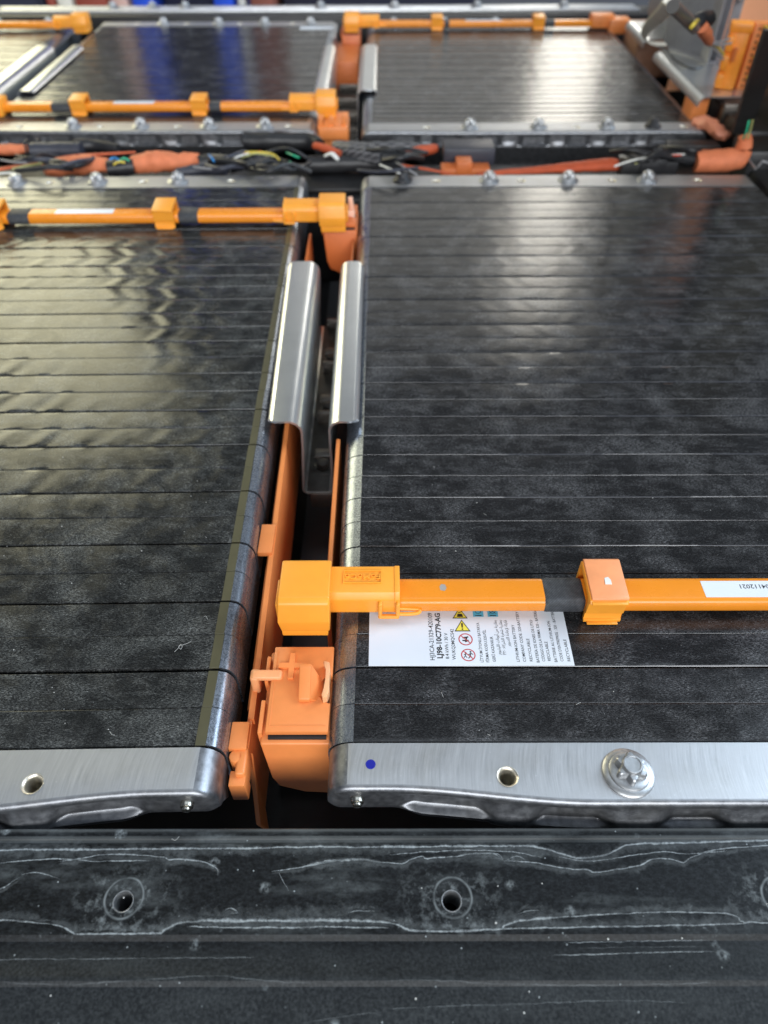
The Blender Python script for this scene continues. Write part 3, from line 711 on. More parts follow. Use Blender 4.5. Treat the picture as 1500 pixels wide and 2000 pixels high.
for w, px in (
  (.62, [(-60, 1663), (0, 1662), (50, 1660), (150, 1660), (375, 1658), (500, 1657), (625, 1654), (750, 1655), (1000, 1652), (1035, 1653), (1070, 1660), (1100, 1669), (1125, 1676), (1165, 1673), (1190, 1668), (1215, 1655), (1240, 1649), (1350, 1646), (1430, 1644), (1560, 1640)]),
  (.40, [(115, 1683), (160, 1677), (200, 1670), (250, 1669), (290, 1671), (320, 1675), (330, 1680), (350, 1678), (390, 1682), (410, 1688), (425, 1699), (424, 1708)]),
  (.30, [(0, 1686), (60, 1680), (120, 1678), (200, 1682), (300, 1680)]),
  (.34, [(-40, 1742), (0, 1737), (24, 1722), (38, 1714)]), (.30, [(42, 1708), (60, 1704), (84, 1707), (116, 1716)]),
  (.34, [(530, 1702), (570, 1697), (620, 1688), (680, 1678), (715, 1679), (740, 1684), (785, 1687), (800, 1680), (825, 1672), (835, 1677), (890, 1672), (920, 1668), (960, 1666), (975, 1670), (985, 1681)]),
  (.75, [(600, 1690), (640, 1683), (690, 1679), (725, 1681), (748, 1685)]), (.60, [(900, 1670), (930, 1667), (962, 1667), (975, 1672)]),
  (.45, [(985, 1681), (1010, 1673), (1026, 1680)]), (.28, [(760, 1670), (820, 1665), (900, 1661), (1000, 1664), (1060, 1676)]),
  (.34, [(985, 1681), (1050, 1686), (1100, 1696), (1150, 1700), (1160, 1704), (1200, 1699), (1250, 1690), (1270, 1680), (1290, 1677), (1315, 1679), (1335, 1685), (1350, 1675), (1380, 1664), (1430, 1656), (1540, 1650)]),
  (.26, [(1090, 1674), (1140, 1682), (1180, 1680), (1230, 1671), (1300, 1664), (1340, 1668), (1420, 1662)]), (.26, [(545, 1706), (552, 1720), (564, 1740)]),
  (.62, [(100, 1805), (125, 1812), (145, 1823), (160, 1824), (300, 1824), (320, 1818), (350, 1803), (400, 1799)]), (.45, [(-50, 1798), (0, 1797), (60, 1801), (100, 1805)]),
  (.95, [(350, 1803), (400, 1799), (500, 1799), (600, 1798), (700, 1799), (750, 1801), (775, 1806)]), (.5, [(365, 1810), (500, 1812), (640, 1811), (760, 1812)]),
  (.62, [(750, 1800), (775, 1806), (800, 1817), (860, 1819), (970, 1816), (985, 1809), (1010, 1800), (1060, 1794), (1110, 1790)]),
  (.32, [(1060, 1794), (1200, 1785), (1300, 1782), (1400, 1783), (1440, 1790), (1455, 1801), (1560, 1803)]), (.42, [(960, 1814), (1100, 1812), (1250, 1809), (1400, 1806), (1470, 1803)]),
  (.5, [(680, 1783), (700, 1779), (732, 1779)]), (.3, [(440, 1778), (452, 1774), (465, 1782), (450, 1785)]), (.34, [(1010, 1786), (1030, 1780), (1060, 1778)]),
  (.20, [(1100, 1843), (1240, 1840), (1392, 1838)]), (.30, [(1080, 1868), (1250, 1863), (1397, 1860)]), (.15, [(1130, 1854), (1270, 1851), (1386, 1850)]),
  (.30, [(-40, 1876), (120, 1875), (330, 1873), (500, 1872)]), (.20, [(0, 1920), (140, 1924), (300, 1915), (420, 1908), (520, 1918), (620, 1922)]), (.22, [(750, 1918), (860, 1917), (980, 1923), (1180, 1925), (1400, 1921)]),
  (.22, [(750, 1970), (900, 1964), (1040, 1960), (1200, 1954), (1350, 1958)]), (.22, [(590, 1998), (660, 1986), (760, 1974)])):
    streak(px, w*(.66 if px[0][1] < 1830 else .5), mt=None if px[0][1] < 1830 or px[0][0] in (1100, 1080) else M_faint)
    if w > .3: streak([(x, y+(5 if y < 1750 else -6)) for x, y in px], w*3.6, 1.2, M_haze, .018)
for hx in (-135, -55.1, 24.8, 106):
    def hole_ring(bm):
        prof = [(2.5, .03), (2.45, .10), (2.32, .08), (2.2, -.35), (2.15, -2.5), (2.1, -9)]
        n = 28; rings = [[bm.verts.new((hx+r_*cos(2*pi*i/n), -38+r_*sin(2*pi*i/n), 74+zz)) for i in range(n)] for r_, zz in prof]
        for A, B in zip(rings, rings[1:]):
            for i in range(n): bm.faces.new((A[i], A[(i+1) % n], B[(i+1) % n], B[i]))
    bm = bmesh.new(); hole_ring(bm); link('hole_bushing', mesh_of(bm), M_boltm, rail, None, 40)
one('floor', lambda bm: add_box(bm, -620, 380, -20, 1000, -8, 0), M_tray, tray)
def cross(bm):
    add_box(bm, -620, 380, 411, 470, 0, 62, 3); add_box(bm, -620, 380, 418, 462, 62, 66, 1.5)
one('cross_member', cross, M_tray, tray)
def chan(bm):
    for a, b in ((20, 116), (120, 395)): add_box(bm, -31, -9, a, b, 6, 9, .8)
one('plate_hole', lambda bm: (add_cyl(bm, (-24.5, 106), 3.4, 8.6, 9.15, 24), add_cyl(bm, (-21, 72), 2.6, 8.6, 9.12, 24)), M_ink, tray, 40)  # black discs stand in for the dark inside open holes
fl = one('channel_plate', chan, simple('dark_grey_floor_plate', (.11, .11, .115), .4, .4), tray)
def rear(bm):
    add_box(bm, -620, 380, 874, 884, 0, 80, 2); add_box(bm, -620, 380, 884, 925, 60, 79, 2)
one('rear_rail', rear, M_tray, tray)
def rearlip(bm):
    add_box(bm, -620, 300, 886, 894, 79.5, 83, 1); add_box(bm, -620, 300, 905, 916, 79.5, 82, 1)
one('rail_flange', rearlip, M_railgrey, tray)
def siderail(bm): add_box(bm, 262, 340, -18, 470, 0, 76, 3); add_box(bm, 300, 360, 470, 880, 0, 70, 3)
one('side_rail', siderail, M_tray, tray)
for (px, py) in ((14, 10), (230, 14), (312, 8), (374, 8), (630, 7), (770, 6), (925, 5), (1090, 6)):
    p = at(px, py, 0); sub('flange_bolt', BOLT, tray, (p.x, 899, 83), random.random())

# ------------------------------------------------------------------ cables with clips and housings
def flat_cable(bm, x0, x1, yc, z0, z1, w, ends=False):
    add_box(bm, x0, x1, yc-w/2, yc+w/2, z0, z1, min((z1-z0), w)*.36, 4)
def rot_of(o): return o
def clip_mesh():
    bm = bmesh.new(); L = 11.6
    # open hook profile in y,z hugging the cable
    p = [(-7.2, .4), (-5.4, .4), (-5.2, 3.6), (-6.0, 4.4), (-6.2, 9.0), (-5.2, 10.4), (6.0, 11.4), (6.6, 9.6), (6.6, .6), (8.4, .4)]
    q = [(8.4, 1.6), (7.7, 1.8), (7.7, 12.2), (6.8, 12.9), (-7.6, 11.9), (-8.6, 10.8), (-7.4, 10.2), (-7.3, 4.9), (-6.4, 4.2), (-6.5, 1.7), (-7.2, 1.6)]
    add_prism(bm, p + q, 'x', 0, L, .18, 2); 
    add_box(bm, .4, L-.4, -9.0, -7.0, 10.9, 11.7, .3)
    add_box(bm, 1.0, L-1.0, -8.3, -6.9, .3, .9, .2)
    return mesh_of(bm)
CLIP = clip_mesh(); CLIP.materials.append(M_orange); CLIP.shade_smooth(); CLIP.set_sharp_from_angle(angle=R(32))
def housing(parent, sgn=1, text=True):
    """main box over the terminal plus sleeve over the cable; local origin at the box/sleeve junction on the cable's axis; sgn=1 sleeve to +x"""
    def f(bm):
        a = [(-16.6, 3.2), (-17.2, 7), (-16.3, 15.6), (2.0, 15.8), (2.0, 3)]   # y,z outline of the box
        b = bmesh.new()
        yz = [(-17.2, 3.2), (-17.4, 8.0), (-15.6, 14.6), (-13.8, 15.8), (.4, 15.8), (1.6, 14.6), (1.8, 3.0)]
        x0, x1 = (-16.2, -.2)
        t = bmesh.new()
        A = [t.verts.new((x0+(.9 if z < 5 else 0)+(.7 if z > 14 else 0), y, z)) for y, z in yz]
        B = [t.verts.new((x1+(.0 if z > 5 else -.3), y, z)) for y, z in yz]
        n = len(yz); t.faces.new(A); t.faces.new(B[::-1])
        for i in range(n): t.faces.new((A[i], B[i], B[(i+1) % n], A[(i+1) % n]))
        bmesh.ops.bevel(t, geom=t.edges[:], offset=.55, segments=3, profile=.5, affect='EDGES', clamp_overlap=True)
        merge(bm, t); b.free()
        yz = [(-9.8, 2.8), (-10.3, 4.0), (-10.3, 9.6), (-8.8, 12.0), (.6, 12.8), (1.4, 11.6), (1.4, 2.8)]
        add_prism(bm, yz, 'x', -2, 20.6, .45, 3)
        add_prism(bm, [(y*1.02-.0, z*1.02+.05) for y, z in yz], 'x', 19.2, 20.9, .3, 2)
        add_box(bm, -15.4, -1.2, -16.2, -.2, -.5, 4, .4)
        add_box(bm, -16.9, -15.8, -13, -3, 4, 11, .4)
    bm = bmesh.new(); f(bm)
    if sgn < 0: bmesh.ops.scale(bm, vec=(-1, 1, 1), verts=bm.verts[:])
    h = link('connector_housing', mesh_of(bm), M_orange, parent, None, 40)
    def latch(bm):
        for x in (14.2, 19.6): add_box(bm, x, x+1.3, -12.0, -9.0, 3.0, 9.4, .5, 3)
        add_box(bm, 14.2, 20.8, -12.2, -10.8, 2.4, 3.8, .5, 3)
        add_tube(bm, [(20.4, -11.2, 4.0), (23.5, -11.4, 4.2), (26.5, -11.0, 4.2), (27.0, -9.9, 4.3), (24, -9.6, 4.5), (20.4, -9.7, 4.8)], .62, k=4)
    bm = bmesh.new(); latch(bm)
    if sgn < 0: bmesh.ops.scale(bm, vec=(-1, 1, 1), verts=bm.verts[:])
    link('latch', mesh_of(bm), M_orange, h, None, 40)
    return h
def cable(name, label, loc, x0, x1, sgn, clips, sleeves, stickers=(), rz=0, fh=True, text=False, gmat=None, w=10.4):
    root = thing(name, label, 'cable', loc, rz, 'orange high-voltage cables')
    segs = []
    one('conductor', lambda bm: flat_cable(bm, x0, x1, -4.8+.2, 2.0, 7.9, w), M_cable, root, 50)
    for a, b in sleeves: one('woven_sleeve', lambda bm: flat_cable(bm, a, b, -4.6, 1.75, 8.15, w+.5), M_weave, root, 50)
    for c in clips:
        o = sub('clip', CLIP, root, (c, -4.6, 0))
    for a, b in stickers: one('sticker', lambda bm: add_box(bm, a, b, -8.0, -1.6, 7.86, 7.99, .03, 1), M_paper, root)
    h = housing(root, sgn) if fh else None
    return root, h
# near cable on the right module; origin at sleeve/box junction, y = back edge of the cable
cabN, hN = cable('busbar_cable', 'flat orange cable nearest the camera, lying over the white label, with embossed connector', (-7.6, 53.2-1.5, 0), 12, 262, 1,
    [78.2, 190], [(64.6, 79.5), (176, 191)], [(115.6, 165)])
one('clip_sheen_cover', lambda bm: (add_prism(bm, [(-12.4, 12.0), (-12.4, 12.7), (-11.4, 13.0), (2.2, 13.9), (3.2, 13.2), (3.2, 12.6)], 'x', 78.6, 89.8, .25, 2)), simple('clip_sheen_plastic', (.86, .33, .14), .42), cabN, 40)  # added cover; salmon tone paints the light reflected off the clip top
# embossed letters on the near housing, upside down as in the photograph
def emboss():
    cu = bpy.data.curves.new('t', 'FONT'); cu.body = 'FoMoCo'; cu.size = 2.7; cu.extrude = .55; cu.offset = .02; cu.resolution_u = 3
    o = bpy.data.objects.new('t', cu); col.objects.link(o); bpy.context.view_layer.update()
    me = bpy.data.meshes.new_from_object(o.evaluated_get(bpy.context.evaluated_depsgraph_get()))
    bpy.data.objects.remove(o); bpy.data.curves.remove(cu)
    me.transform(Matrix.Diagonal((S, S, S, 1)) @ Matrix.Rotation(pi, 4, 'Z') @ Matrix.Diagonal((1.16, 1, 1, 1))); return me
em = emboss(); xs_ = [v.co.x for v in em.vertices]; ys_ = [v.co.y for v in em.vertices]
cx_, cy_ = (min(xs_)+max(xs_))/2, (min(ys_)+max(ys_))/2
bm = bmesh.new(); bm.from_mesh(em)
bmesh.ops.translate(bm, vec=(-cx_, -cy_, 0), verts=bm.verts[:])
me = bpy.data.meshes.new('lettering'); bm.to_mesh(me); bm.free(); me.materials.append(M_orange)
lt = sub('lettering', me, hN, (9.4, -3.4, 12.42)); lt.rotation_euler = (R(4.3), 0, 0)
def frame_fn(bm):
    for a in ((-5.9, 5.9, 2.1, 2.4), (-5.9, 5.9, -2.4, -2.1), (-5.9, -5.6, -2.1, 2.1), (5.6, 5.9, -2.1, 2.1)): add_box(bm, a[0], a[1], a[2], a[3], 0, .5)
fr = one('embossed_frame', frame_fn, M_orange, hN, loc=(9.4, -3.4, 12.42)); fr.rotation_euler = (R(4.3), 0, 0)
M_scuff = simple('grey_scuff', (.36, .33, .30), .5)
one('paint_mark', lambda bm: add_prism(bm, [(33.6, -5.0), (35.0, -5.3), (35.6, -4.2), (35.2, -2.8), (34.0, -2.6), (33.4, -3.6)], 'z', 7.86, 7.95), M_scuff, cabN)
one('paint_mark', lambda bm: add_prism(bm, [(83.4, -7.2), (85.4, -7.2), (85.4, -5.6), (84.8, -4.4), (83.6, -4.8)], 'z', 13.0, 13.55), M_white, cabN)
date = text_mesh([('04112021', 0, 0, 2.3, pi, 1.05, False), ('KB', 9.2, 3.4-7.2, 2.3, pi, 1.05, False)])
sub('lettering', link('x', date, M_ink, None), cabN, (0, 0, 0)) if False else None
dt = link('lettering', date, M_ink, cabN, (136.6, -3.1, 8.03))
# far end of the front-left module
cabL, hL = cable('busbar_cable', 'flat orange cable crossing the far end of the front left module', (-29.5, 333.0+2, 0), -330, -12, -1,
    [-96.5, -197.5], [(-84, -70), (-184, -169)], [(-155, -121)], rz=R(.4))
cabC, hC = cable('busbar_cable', 'flat orange cable crossing the near end of the back centre module, ending at the channel', (-44.5, 538.5, 0), -252, -12, -1,
    [-98.0, -192.5], [(-86, -74), (-210, -192)], [(-160, -128)], rz=0)
def lend(bm): add_box(bm, -264, -246, -14, 3, 0, 12, 1.2); add_box(bm, -262, -250, -22, -10, -2, 8, 1.2)
one('end_housing', lend, M_orange, cabC)
cabT, hT = cable('busbar_cable', 'flat orange cable along the far end of the back right module', (-17, 812, 0), 14, 262, 1,
    [76, 183], [(88, 96), (193, 207)], [(112, 150)], rz=0)
def tend(bm): add_box(bm, 244, 268, -10, 6, 1, 13, 1.5); add_box(bm, 262, 284, -16, 4, -3, 10, 1.5)
one('end_housing', tend, M_coral, cabT)
cabTL, hTL = cable('busbar_cable', 'orange cable stub and connector at the top left corner', (-318, 812, 0), -140, -12, -1, [], [], [], rz=0)
# ------------------------------------------------------------------ terminal boxes
def terminal(loc, label, full=True, mat=M_coral, scale=1.0):
    root = thing('terminal_box', label, 'terminal box', loc, 0, 'orange terminal covers')
    def base(bm):
        # tub under the lid, front face visible, skirts taper
        t = bmesh.new()
        xz = [(0, -5.7), (1.6, -24), (3.4, -28.5), (11, -32), (20.2, -32.8), (20.2, -5.7)]
        A = [t.verts.new((x, -28.6+(z+5)*.10, z)) for x, z in xz]; B = [t.verts.new((x, 2, z)) for x, z in xz]
        n = len(xz); t.faces.new(A); t.faces.new(B[::-1])
        for i in range(n): t.faces.new((A[i], B[i], B[(i+1) % n], A[(i+1) % n]))
        bmesh.ops.bevel(t, geom=t.edges[:], offset=.7, segments=3, profile=.5, affect='EDGES', clamp_overlap=True); merge(bm, t)
        add_box(bm, -.7, .6, -26.5, -16, -9, -3.6, .3); add_box(bm, -.6, .6, -10, -1, -9, -3.6, .3)
    one('tub', base, mat, root, 40)
    def lid(bm):
        add_prism(bm, [(1.6, -26.6), (19.4, -26.6), (19.6, -17.5), (17.0, -17.5), (17.0, -15.6), (13.2, -14.4), (17.6, -8.6), (19.8, -8.6), (19.8, 1.8), (1.6, 1.8)], 'z', -4.6, -2.6, .35, 2)
        add_box(bm, 3.0, 18.4, -25.2, -24.2, -7.0, -3.4, .3)
    l = one('lid', lid, mat, root, 40)
    one('gap_shade', lambda bm: add_box(bm, 2.2, 18.8, -27.4, 1, -6.6, -5.0, .2), M_black, root)  # black filler added for the shade in the gap under the lid
    if full:
        def plus(bm): 
            add_prism(bm, [(3.4, -4.6), (6.6, -4.6), (6.6, -1.0), (8.2, -1.0), (8.2, -4.6), (11.4, -4.6), (11.4, -6.2), (8.2, -6.2), (8.2, -9.8), (6.6, -9.8), (6.6, -6.2), (3.4, -6.2)], 'z', -2.7, -1.7, .06, 1)
        one('plus_mark', plus, mat, l, 40)
        def ramp(bm):
            add_prism(bm, [(-17.4, -2.7), (-17.4, -.9), (-9.0, 2.6), (-7.6, 2.7), (-7.2, -2.7)], 'x', 10.4, 13.8, .3, 2)
            t = bmesh.new(); V_ = [t.verts.new(p) for p in ((13.7, -7.6, 2.2), (13.7, -17.0, -1.2), (18.0, -16.6, -4.4), (17.2, -9.8, -4.4))]
            W_ = [t.verts.new(p) for p in ((13.7, -7.6, -4.6), (13.7, -17.0, -4.6), (18.0, -16.6, -5.0), (17.2, -9.8, -5.0))]
            t.faces.new(V_); t.faces.new(W_[::-1])
            for i in range(4): t.faces.new((V_[i], W_[i], W_[(i+1) % 4], V_[(i+1) % 4]))
            merge(bm, t)
        one('latch_ramp', ramp, mat, l, 40)
        def hook(bm):
            add_prism(bm, [(17.0, -5.6), (17.4, -5.2), (18.9, -5.6), (19.3, -8), (19.1, -12), (19.3, -15), (18.7, -17.2), (17.5, -17.6), (17.1, -16.2), (17.9, -14.6), (18.0, -11.6), (18.2, -8.2), (17.7, -6.6)], 'z', -3.4, .4, .25, 2)
        one('hook', hook, simple('pale_orange_plastic', (.86, .42, .20), .45, sss=.1), l, 40)
        def seamline(bm): add_box(bm, 2.6, 18.6, -24.9, -24.6, -2.66, -2.5, .05); add_box(bm, 2.5, 2.8, -24.6, 0, -2.66, -2.5, .05)
        one('parting_ridge', seamline, mat, l, 40)
    return root
tb = terminal((-26.8, 31.2, 0), 'coral orange terminal cover with raised plus sign, below the nearest connector')
tb.children[1].location.z += 0
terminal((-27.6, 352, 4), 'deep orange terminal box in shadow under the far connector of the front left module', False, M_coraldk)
t3 = terminal((-39.5, 537, 2), 'salmon terminal cover in front of the back centre connector', False, M_coral)
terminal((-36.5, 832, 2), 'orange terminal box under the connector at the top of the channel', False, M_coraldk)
# torn pale tabs standing behind the front-left cable's connector
def tabs(bm):
    for x, z, h, rz in ((-25, 2, 9, -.5), (-17, 2, 12, .15), (-11, 2, 10, -.1)):
        add_box(bm, x-1.4, x+1.4, 338, 340, z, z+h, .5, 2, rot=Matrix.Rotation(rz, 3, 'Y'))
    add_box(bm, -29, -9, 336, 341, -4, 4, .8)
tag(one('broken_latch_tabs', tabs, simple('pale_pink_plastic', (.85, .50, .36), .4)), 'pale pink latch tabs sticking up behind the far left connector', 'latch tabs')
def tabs2(bm):
    for x, h in ((-40, 7), (-32, 6), (-22, 7)): add_box(bm, x-2, x+2, 505, 507, -4, h, .6, 2, rot=Matrix.Rotation(.15, 3, 'Y'))
    add_box(bm, -42, -19, 502, 512, -10, -1, 1)
tag(one('latch_tabs', tabs2, M_coral), 'salmon latch tabs below the back centre connector, beside the channel', 'latch tabs')

# ------------------------------------------------------------------ orange side covers
sc = thing('side_cover', 'tall coral orange insulating cover standing against the front left module', 'side cover', (-32.4, 0, -40))
def cover(bm):
    # sheet with flange; runs back along the module, leaning with it
    for y0, y1, x0, x1, zt, zb in ((-4, 215, .6, -2.2, 30.5, -10),):
        t = bmesh.new()
        a = [(x0, y0+6, zt), (x0+1.4, y0+6, zt), (x0+1.4, y0+2, zb), (x0, y0+2, zb)]
        b = [(x1, y1, zt), (x1+1.4, y1, zt), (x1+1.4, y1, zb), (x1, y1, zb)]
        A = [t.verts.new(p) for p in a]; B = [t.verts.new(p) for p in b]
        t.faces.new(A); t.faces.new(B[::-1])
        for i in range(4): t.faces.new((A[i], B[i], B[(i+1) % 4], A[(i+1) % 4]))
        merge(bm, t)
    # pointed lower tongue at the near end
    add_prism(bm, [(-6, -2), (4, 26), (4, 4), (-1, -20)], 'x', 1.0, 2.4, .2, 1)
one('sheet', cover, M_coral, sc, 30)
def strip4(bm, a, b):
    t = bmesh.new(); A_ = [t.verts.new(p) for p in a]; B_ = [t.verts.new(p) for p in b]
    t.faces.new(A_); t.faces.new(B_[::-1])
    for i in range(4): t.faces.new((A_[i], B_[i], B_[(i+1) % 4], A_[(i+1) % 4]))
    merge(bm, t)
def flange(bm):
    strip4(bm, ((.7, 12, 31), (2.4, 12, 31), (2.4, 12, 28), (.7, 12, 28)), ((-2.7, 214, 31), (-1.0, 214, 31), (-1.0, 214, 28), (-2.7, 214, 28)))
def ledge(bm):
    strip4(bm, ((-1.1, 18, 25.5), (.9, 18, 26.5), (.9, 18, 24), (-1.1, 18, 23)), ((-4.0, 214, 25.5), (-2.0, 214, 26.5), (-2.0, 214, 24), (-4.0, 214, 23)))
one('ledge', ledge, M_coral, sc, 30)
one('flange', flange, M_coral, sc, 30)
for (y0, y1) in ((2, 10.5), (76, 90)): one('clip_tab', lambda bm: add_box(bm, -3.6+(-.8 if y0 > 50 else 0), 1.6+(-.8 if y0 > 50 else 0), y0, y1, 30.2, 32.4, .35), M_coral, sc, 40)
def arm(bm):
    add_box(bm, 1.2, 10.4, 21.2, 24.4, 36.4, 38.6, .9, 4); add_box(bm, .8, 3.4, 21.0, 24.8, 30, 38.2, .8, 3)
one('arm', arm, simple('light_coral_plastic', (.86, .36, .15), .42, sss=.1), sc, 50)
def knobs(bm):
    add_cyl(bm, (-1.2, 0.4), 2.0, 25, 31.5, 20, bev=.5); add_box(bm, -1.0, 2.0, -5, 3.5, 22, 31.5, .9, 3); add_box(bm, -2.6, 2.0, -7.5, -3, 20, 29.5, .4)
one('hinge_knob', knobs, M_coral, sc, 40)
def cov2(bm):
    add_prism(bm, [(48, -45), (52, -5), (136, -5), (136, -45)], 'x', -11.2, -9.6, .3, 1)
tag(one('side_cover', cov2, M_coral), 'narrow orange strip of cover between the channel bracket and the front right module', 'side cover')
def cov3(bm):
    add_prism(bm, [(268, -40), (268, -6), (330, -6), (330, -40)], 'x', -36.6, -35.2, .3, 1); add_box(bm, -10.4, -9.2, 262, 330, -40, -6, .3)
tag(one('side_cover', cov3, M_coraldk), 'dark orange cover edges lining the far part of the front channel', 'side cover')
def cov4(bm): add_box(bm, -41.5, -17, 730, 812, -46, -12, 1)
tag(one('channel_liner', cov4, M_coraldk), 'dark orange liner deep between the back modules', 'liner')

# ------------------------------------------------------------------ U channel brackets
def bracket(loc, y0, y1, lean, label, shl=0.0, shr=0.0, xl=-38.0, xr=-2.6, wl=-25.6, wr=-13.4, dep=-37, bolts=3):
    root = thing('channel_bracket', label, 'bracket', loc, lean, 'zinc channel brackets between modules')
    def prof(dl, dr):
        a, b, l, r = xl+dl, xr+dr, wl+dl*.35, wr+dr; q = 5.2
        return ([(a-.1, 1.2), (a+.5, 2.3), (a+1.4, 2.9), (l-q, 3.1)] + arc(l-q, 3.1-q, q, 84, 4, 8) + [(l-.3, -10), (l-.9, -18), (l-2.0, dep+3)] + arc(l+.8, dep+3, 2.8, 180, 270, 4)[1:]
            + [(wr-3.6, dep+.2)] + arc(wr-3.6, dep+3, 2.8, 270, 360, 4)[1:] + [(wr, -18), (r-.1, -10)] + arc(r+4.4, 3.1-4.4, 4.4, 176, 96, 8) + [(r+4.6, 3.1), (b-1.4, 2.9), (b-.5, 2.3), (b+.1, 1.2)])
    def f(bm): sheet(bm, prof(0, 0), 'y', y0, y1, .9, pts2=prof(shl, shr))
    s_ = one('sheet', f, M_zinc, root, 35)
    def rc(bm):   # rounded corner cutters at the wing ends
        for x_, y_, dx_, dy_ in ((xl, y0, -1, -1), (xr, y0, 1, -1), (xl+shl, y1, -1, 1), (xr+shr, y1, 1, 1)):
            r0 = 3.2; cx, cy = x_-dx_*r0, y_-dy_*r0
            pts = [(cx+dx_*r0*cos(R(a)), cy+dy_*r0*sin(R(a))) for a in range(0, 91, 15)]
            add_prism(bm, pts + [(cx, y_+dy_*1.5), (x_+dx_*1.5, y_+dy_*1.5), (x_+dx_*1.5, cy)], 'z', -4, 8)
    cb = bmesh.new(); rc(cb); bool_cut(s_, cb); s_.data.shade_smooth(); s_.data.set_sharp_from_angle(angle=R(35))
    # wings start a little further forward than the base, base carries a lip
    one('shade_plate', lambda bm: add_box(bm, wl-.6, wr-1.2, y0+.6, y1-.5, dep+1.0, dep+1.5, .1), M_steeldk, s_, 40)  # added dark sheet standing in for the shade over the channel base
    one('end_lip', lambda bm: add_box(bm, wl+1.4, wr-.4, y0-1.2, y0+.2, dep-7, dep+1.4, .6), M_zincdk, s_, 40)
    for i in range(bolts):
        yc = y0+16+i*(y1-y0-10)/bolts
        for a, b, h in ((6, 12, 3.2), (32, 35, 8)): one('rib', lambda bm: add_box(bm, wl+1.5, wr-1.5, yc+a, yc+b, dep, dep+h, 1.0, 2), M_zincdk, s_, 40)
    for i in range(bolts):
        yc = y0+16+i*(y1-y0-10)/bolts
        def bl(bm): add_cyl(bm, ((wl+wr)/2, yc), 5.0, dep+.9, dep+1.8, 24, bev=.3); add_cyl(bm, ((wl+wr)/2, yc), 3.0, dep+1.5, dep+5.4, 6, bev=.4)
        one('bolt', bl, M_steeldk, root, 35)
    return root
def lean_bracket(*a, **k): return bracket(*a, **k)
bracket((0, 0, 0), 136, 274, R(0.0), 'zinc U shaped channel bracket between the two front modules', shl=-4.4, shr=-.6)
bracket((-1, 0, 0), 580, 728, 0, 'zinc channel bracket between the back centre and back right modules', xl=-48, xr=2.6, wl=-37.5, wr=-12.0)
bracket((-287, 0, 0), 580, 728, 0, 'zinc channel bracket at the left edge beside the back centre module', xl=-46, xr=0, wl=-30, wr=-12.0)
bracket((287, 0, 0), 604, 752, 0, 'dull zinc channel bracket beyond the right edge of the back right module', xl=-42, xr=-13.5, wl=-32, wr=-18.0)

# ------------------------------------------------------------------ wiring between the rows
def A(px, py, z=0): 
    p = at(px, py, z); return (p.x, p.y, p.z)
h1 = thing('wiring_harness', 'wiring harness with orange fabric wraps crossing left of the channel', 'wiring harness', (-180, 440, -14))
H1 = Vector((-180, 440, -14))
def hp(px, py, z=-2): return tuple(Vector(A(px, py, z))-H1)
one('tape_wrap', lambda bm: add_tube(bm, [hp(86, 332), hp(120, 326), (hp(165, 322)), hp(212, 322)], [5.5, 7.5, 8, 6.5], flat=.75, n=16, crump=1.6, seed=3), M_tapeo, h1, 60)
one('tape_wrap', lambda bm: add_tube(bm, [hp(258, 322), hp(300, 316), hp(340, 315), hp(390, 311)], [6.0, 9.0, 7.0, 5.0], flat=.8, n=16, crump=1.6, seed=9), M_tapeo, h1, 60)
one('tape_wrap', lambda bm: add_tube(bm, [hp(-20, 292), hp(20, 292), hp(54, 290)], [4.5, 5.2, 3.6], flat=.7, n=12, crump=1.0, seed=14), M_tapeo, h1, 60)
one('flat_ribbon', lambda bm: add_tube(bm, [hp(-20, 334, 1), hp(60, 320, 2), hp(150, 305, 3), (hp(265, 297, 3))], [2.6, 2.8, 3.0, 1.6], flat=.25, n=8, crump=.3), M_tapered, h1, 60)
one('conduit', lambda bm: add_tube(bm, [hp(62, 296), hp(110, 294), hp(160, 294)], 5.6, n=14, crump=.5, seed=5), M_conduit, h1, 60)
one('conduit', lambda bm: add_tube(bm, [hp(388, 318), hp(420, 316), hp(452, 324), hp(485, 312), hp(530, 316), hp(560, 325)], [4.5, 5, 4.5, 5, 5, 4], n=12, crump=1.2, seed=6), M_black, h1, 60)
one('conduit', lambda bm: add_tube(bm, [hp(345, 338), hp(400, 331), hp(440, 334)], [3, 4, 3], n=10, crump=.6), M_conduit, h1, 60)
one('conduit', lambda bm: add_tube(bm, [hp(150, 286), hp(185, 284), hp(230, 290)], [5, 4, 3], n=10, crump=.8, seed=2), M_black, h1, 60)
one('conduit', lambda bm: add_tube(bm, [hp(478, 275), hp(530, 276), hp(600, 277), hp(625, 285)], [6, 6.5, 6, 5], n=12, crump=1.2, seed=21), M_black, h1, 60)
one('conduit', lambda bm: add_tube(bm, [hp(210, 330), hp(238, 328), hp(262, 326)], [5, 5.5, 5], n=12, crump=.6, seed=22), M_black, h1, 60)
WC = {n: simple('wire_'+n, c, .35) for n, c in dict(red=(.55, .06, .03), blue=(.03, .25, .62), green=(.03, .42, .22), yellow=(.68, .52, .06), white=(.72, .72, .68), orange=(.80, .25, .04), grey=(.28, .28, .29), olive=(.36, .36, .14)).items()}
def wire(parent, base, cname, pts, r=1.1, zoff=0):
    one('wire', lambda bm: add_tube(bm, [tuple(Vector(A(*p))-base) for p in pts], r, n=8, k=4), WC[cname], parent, 60)
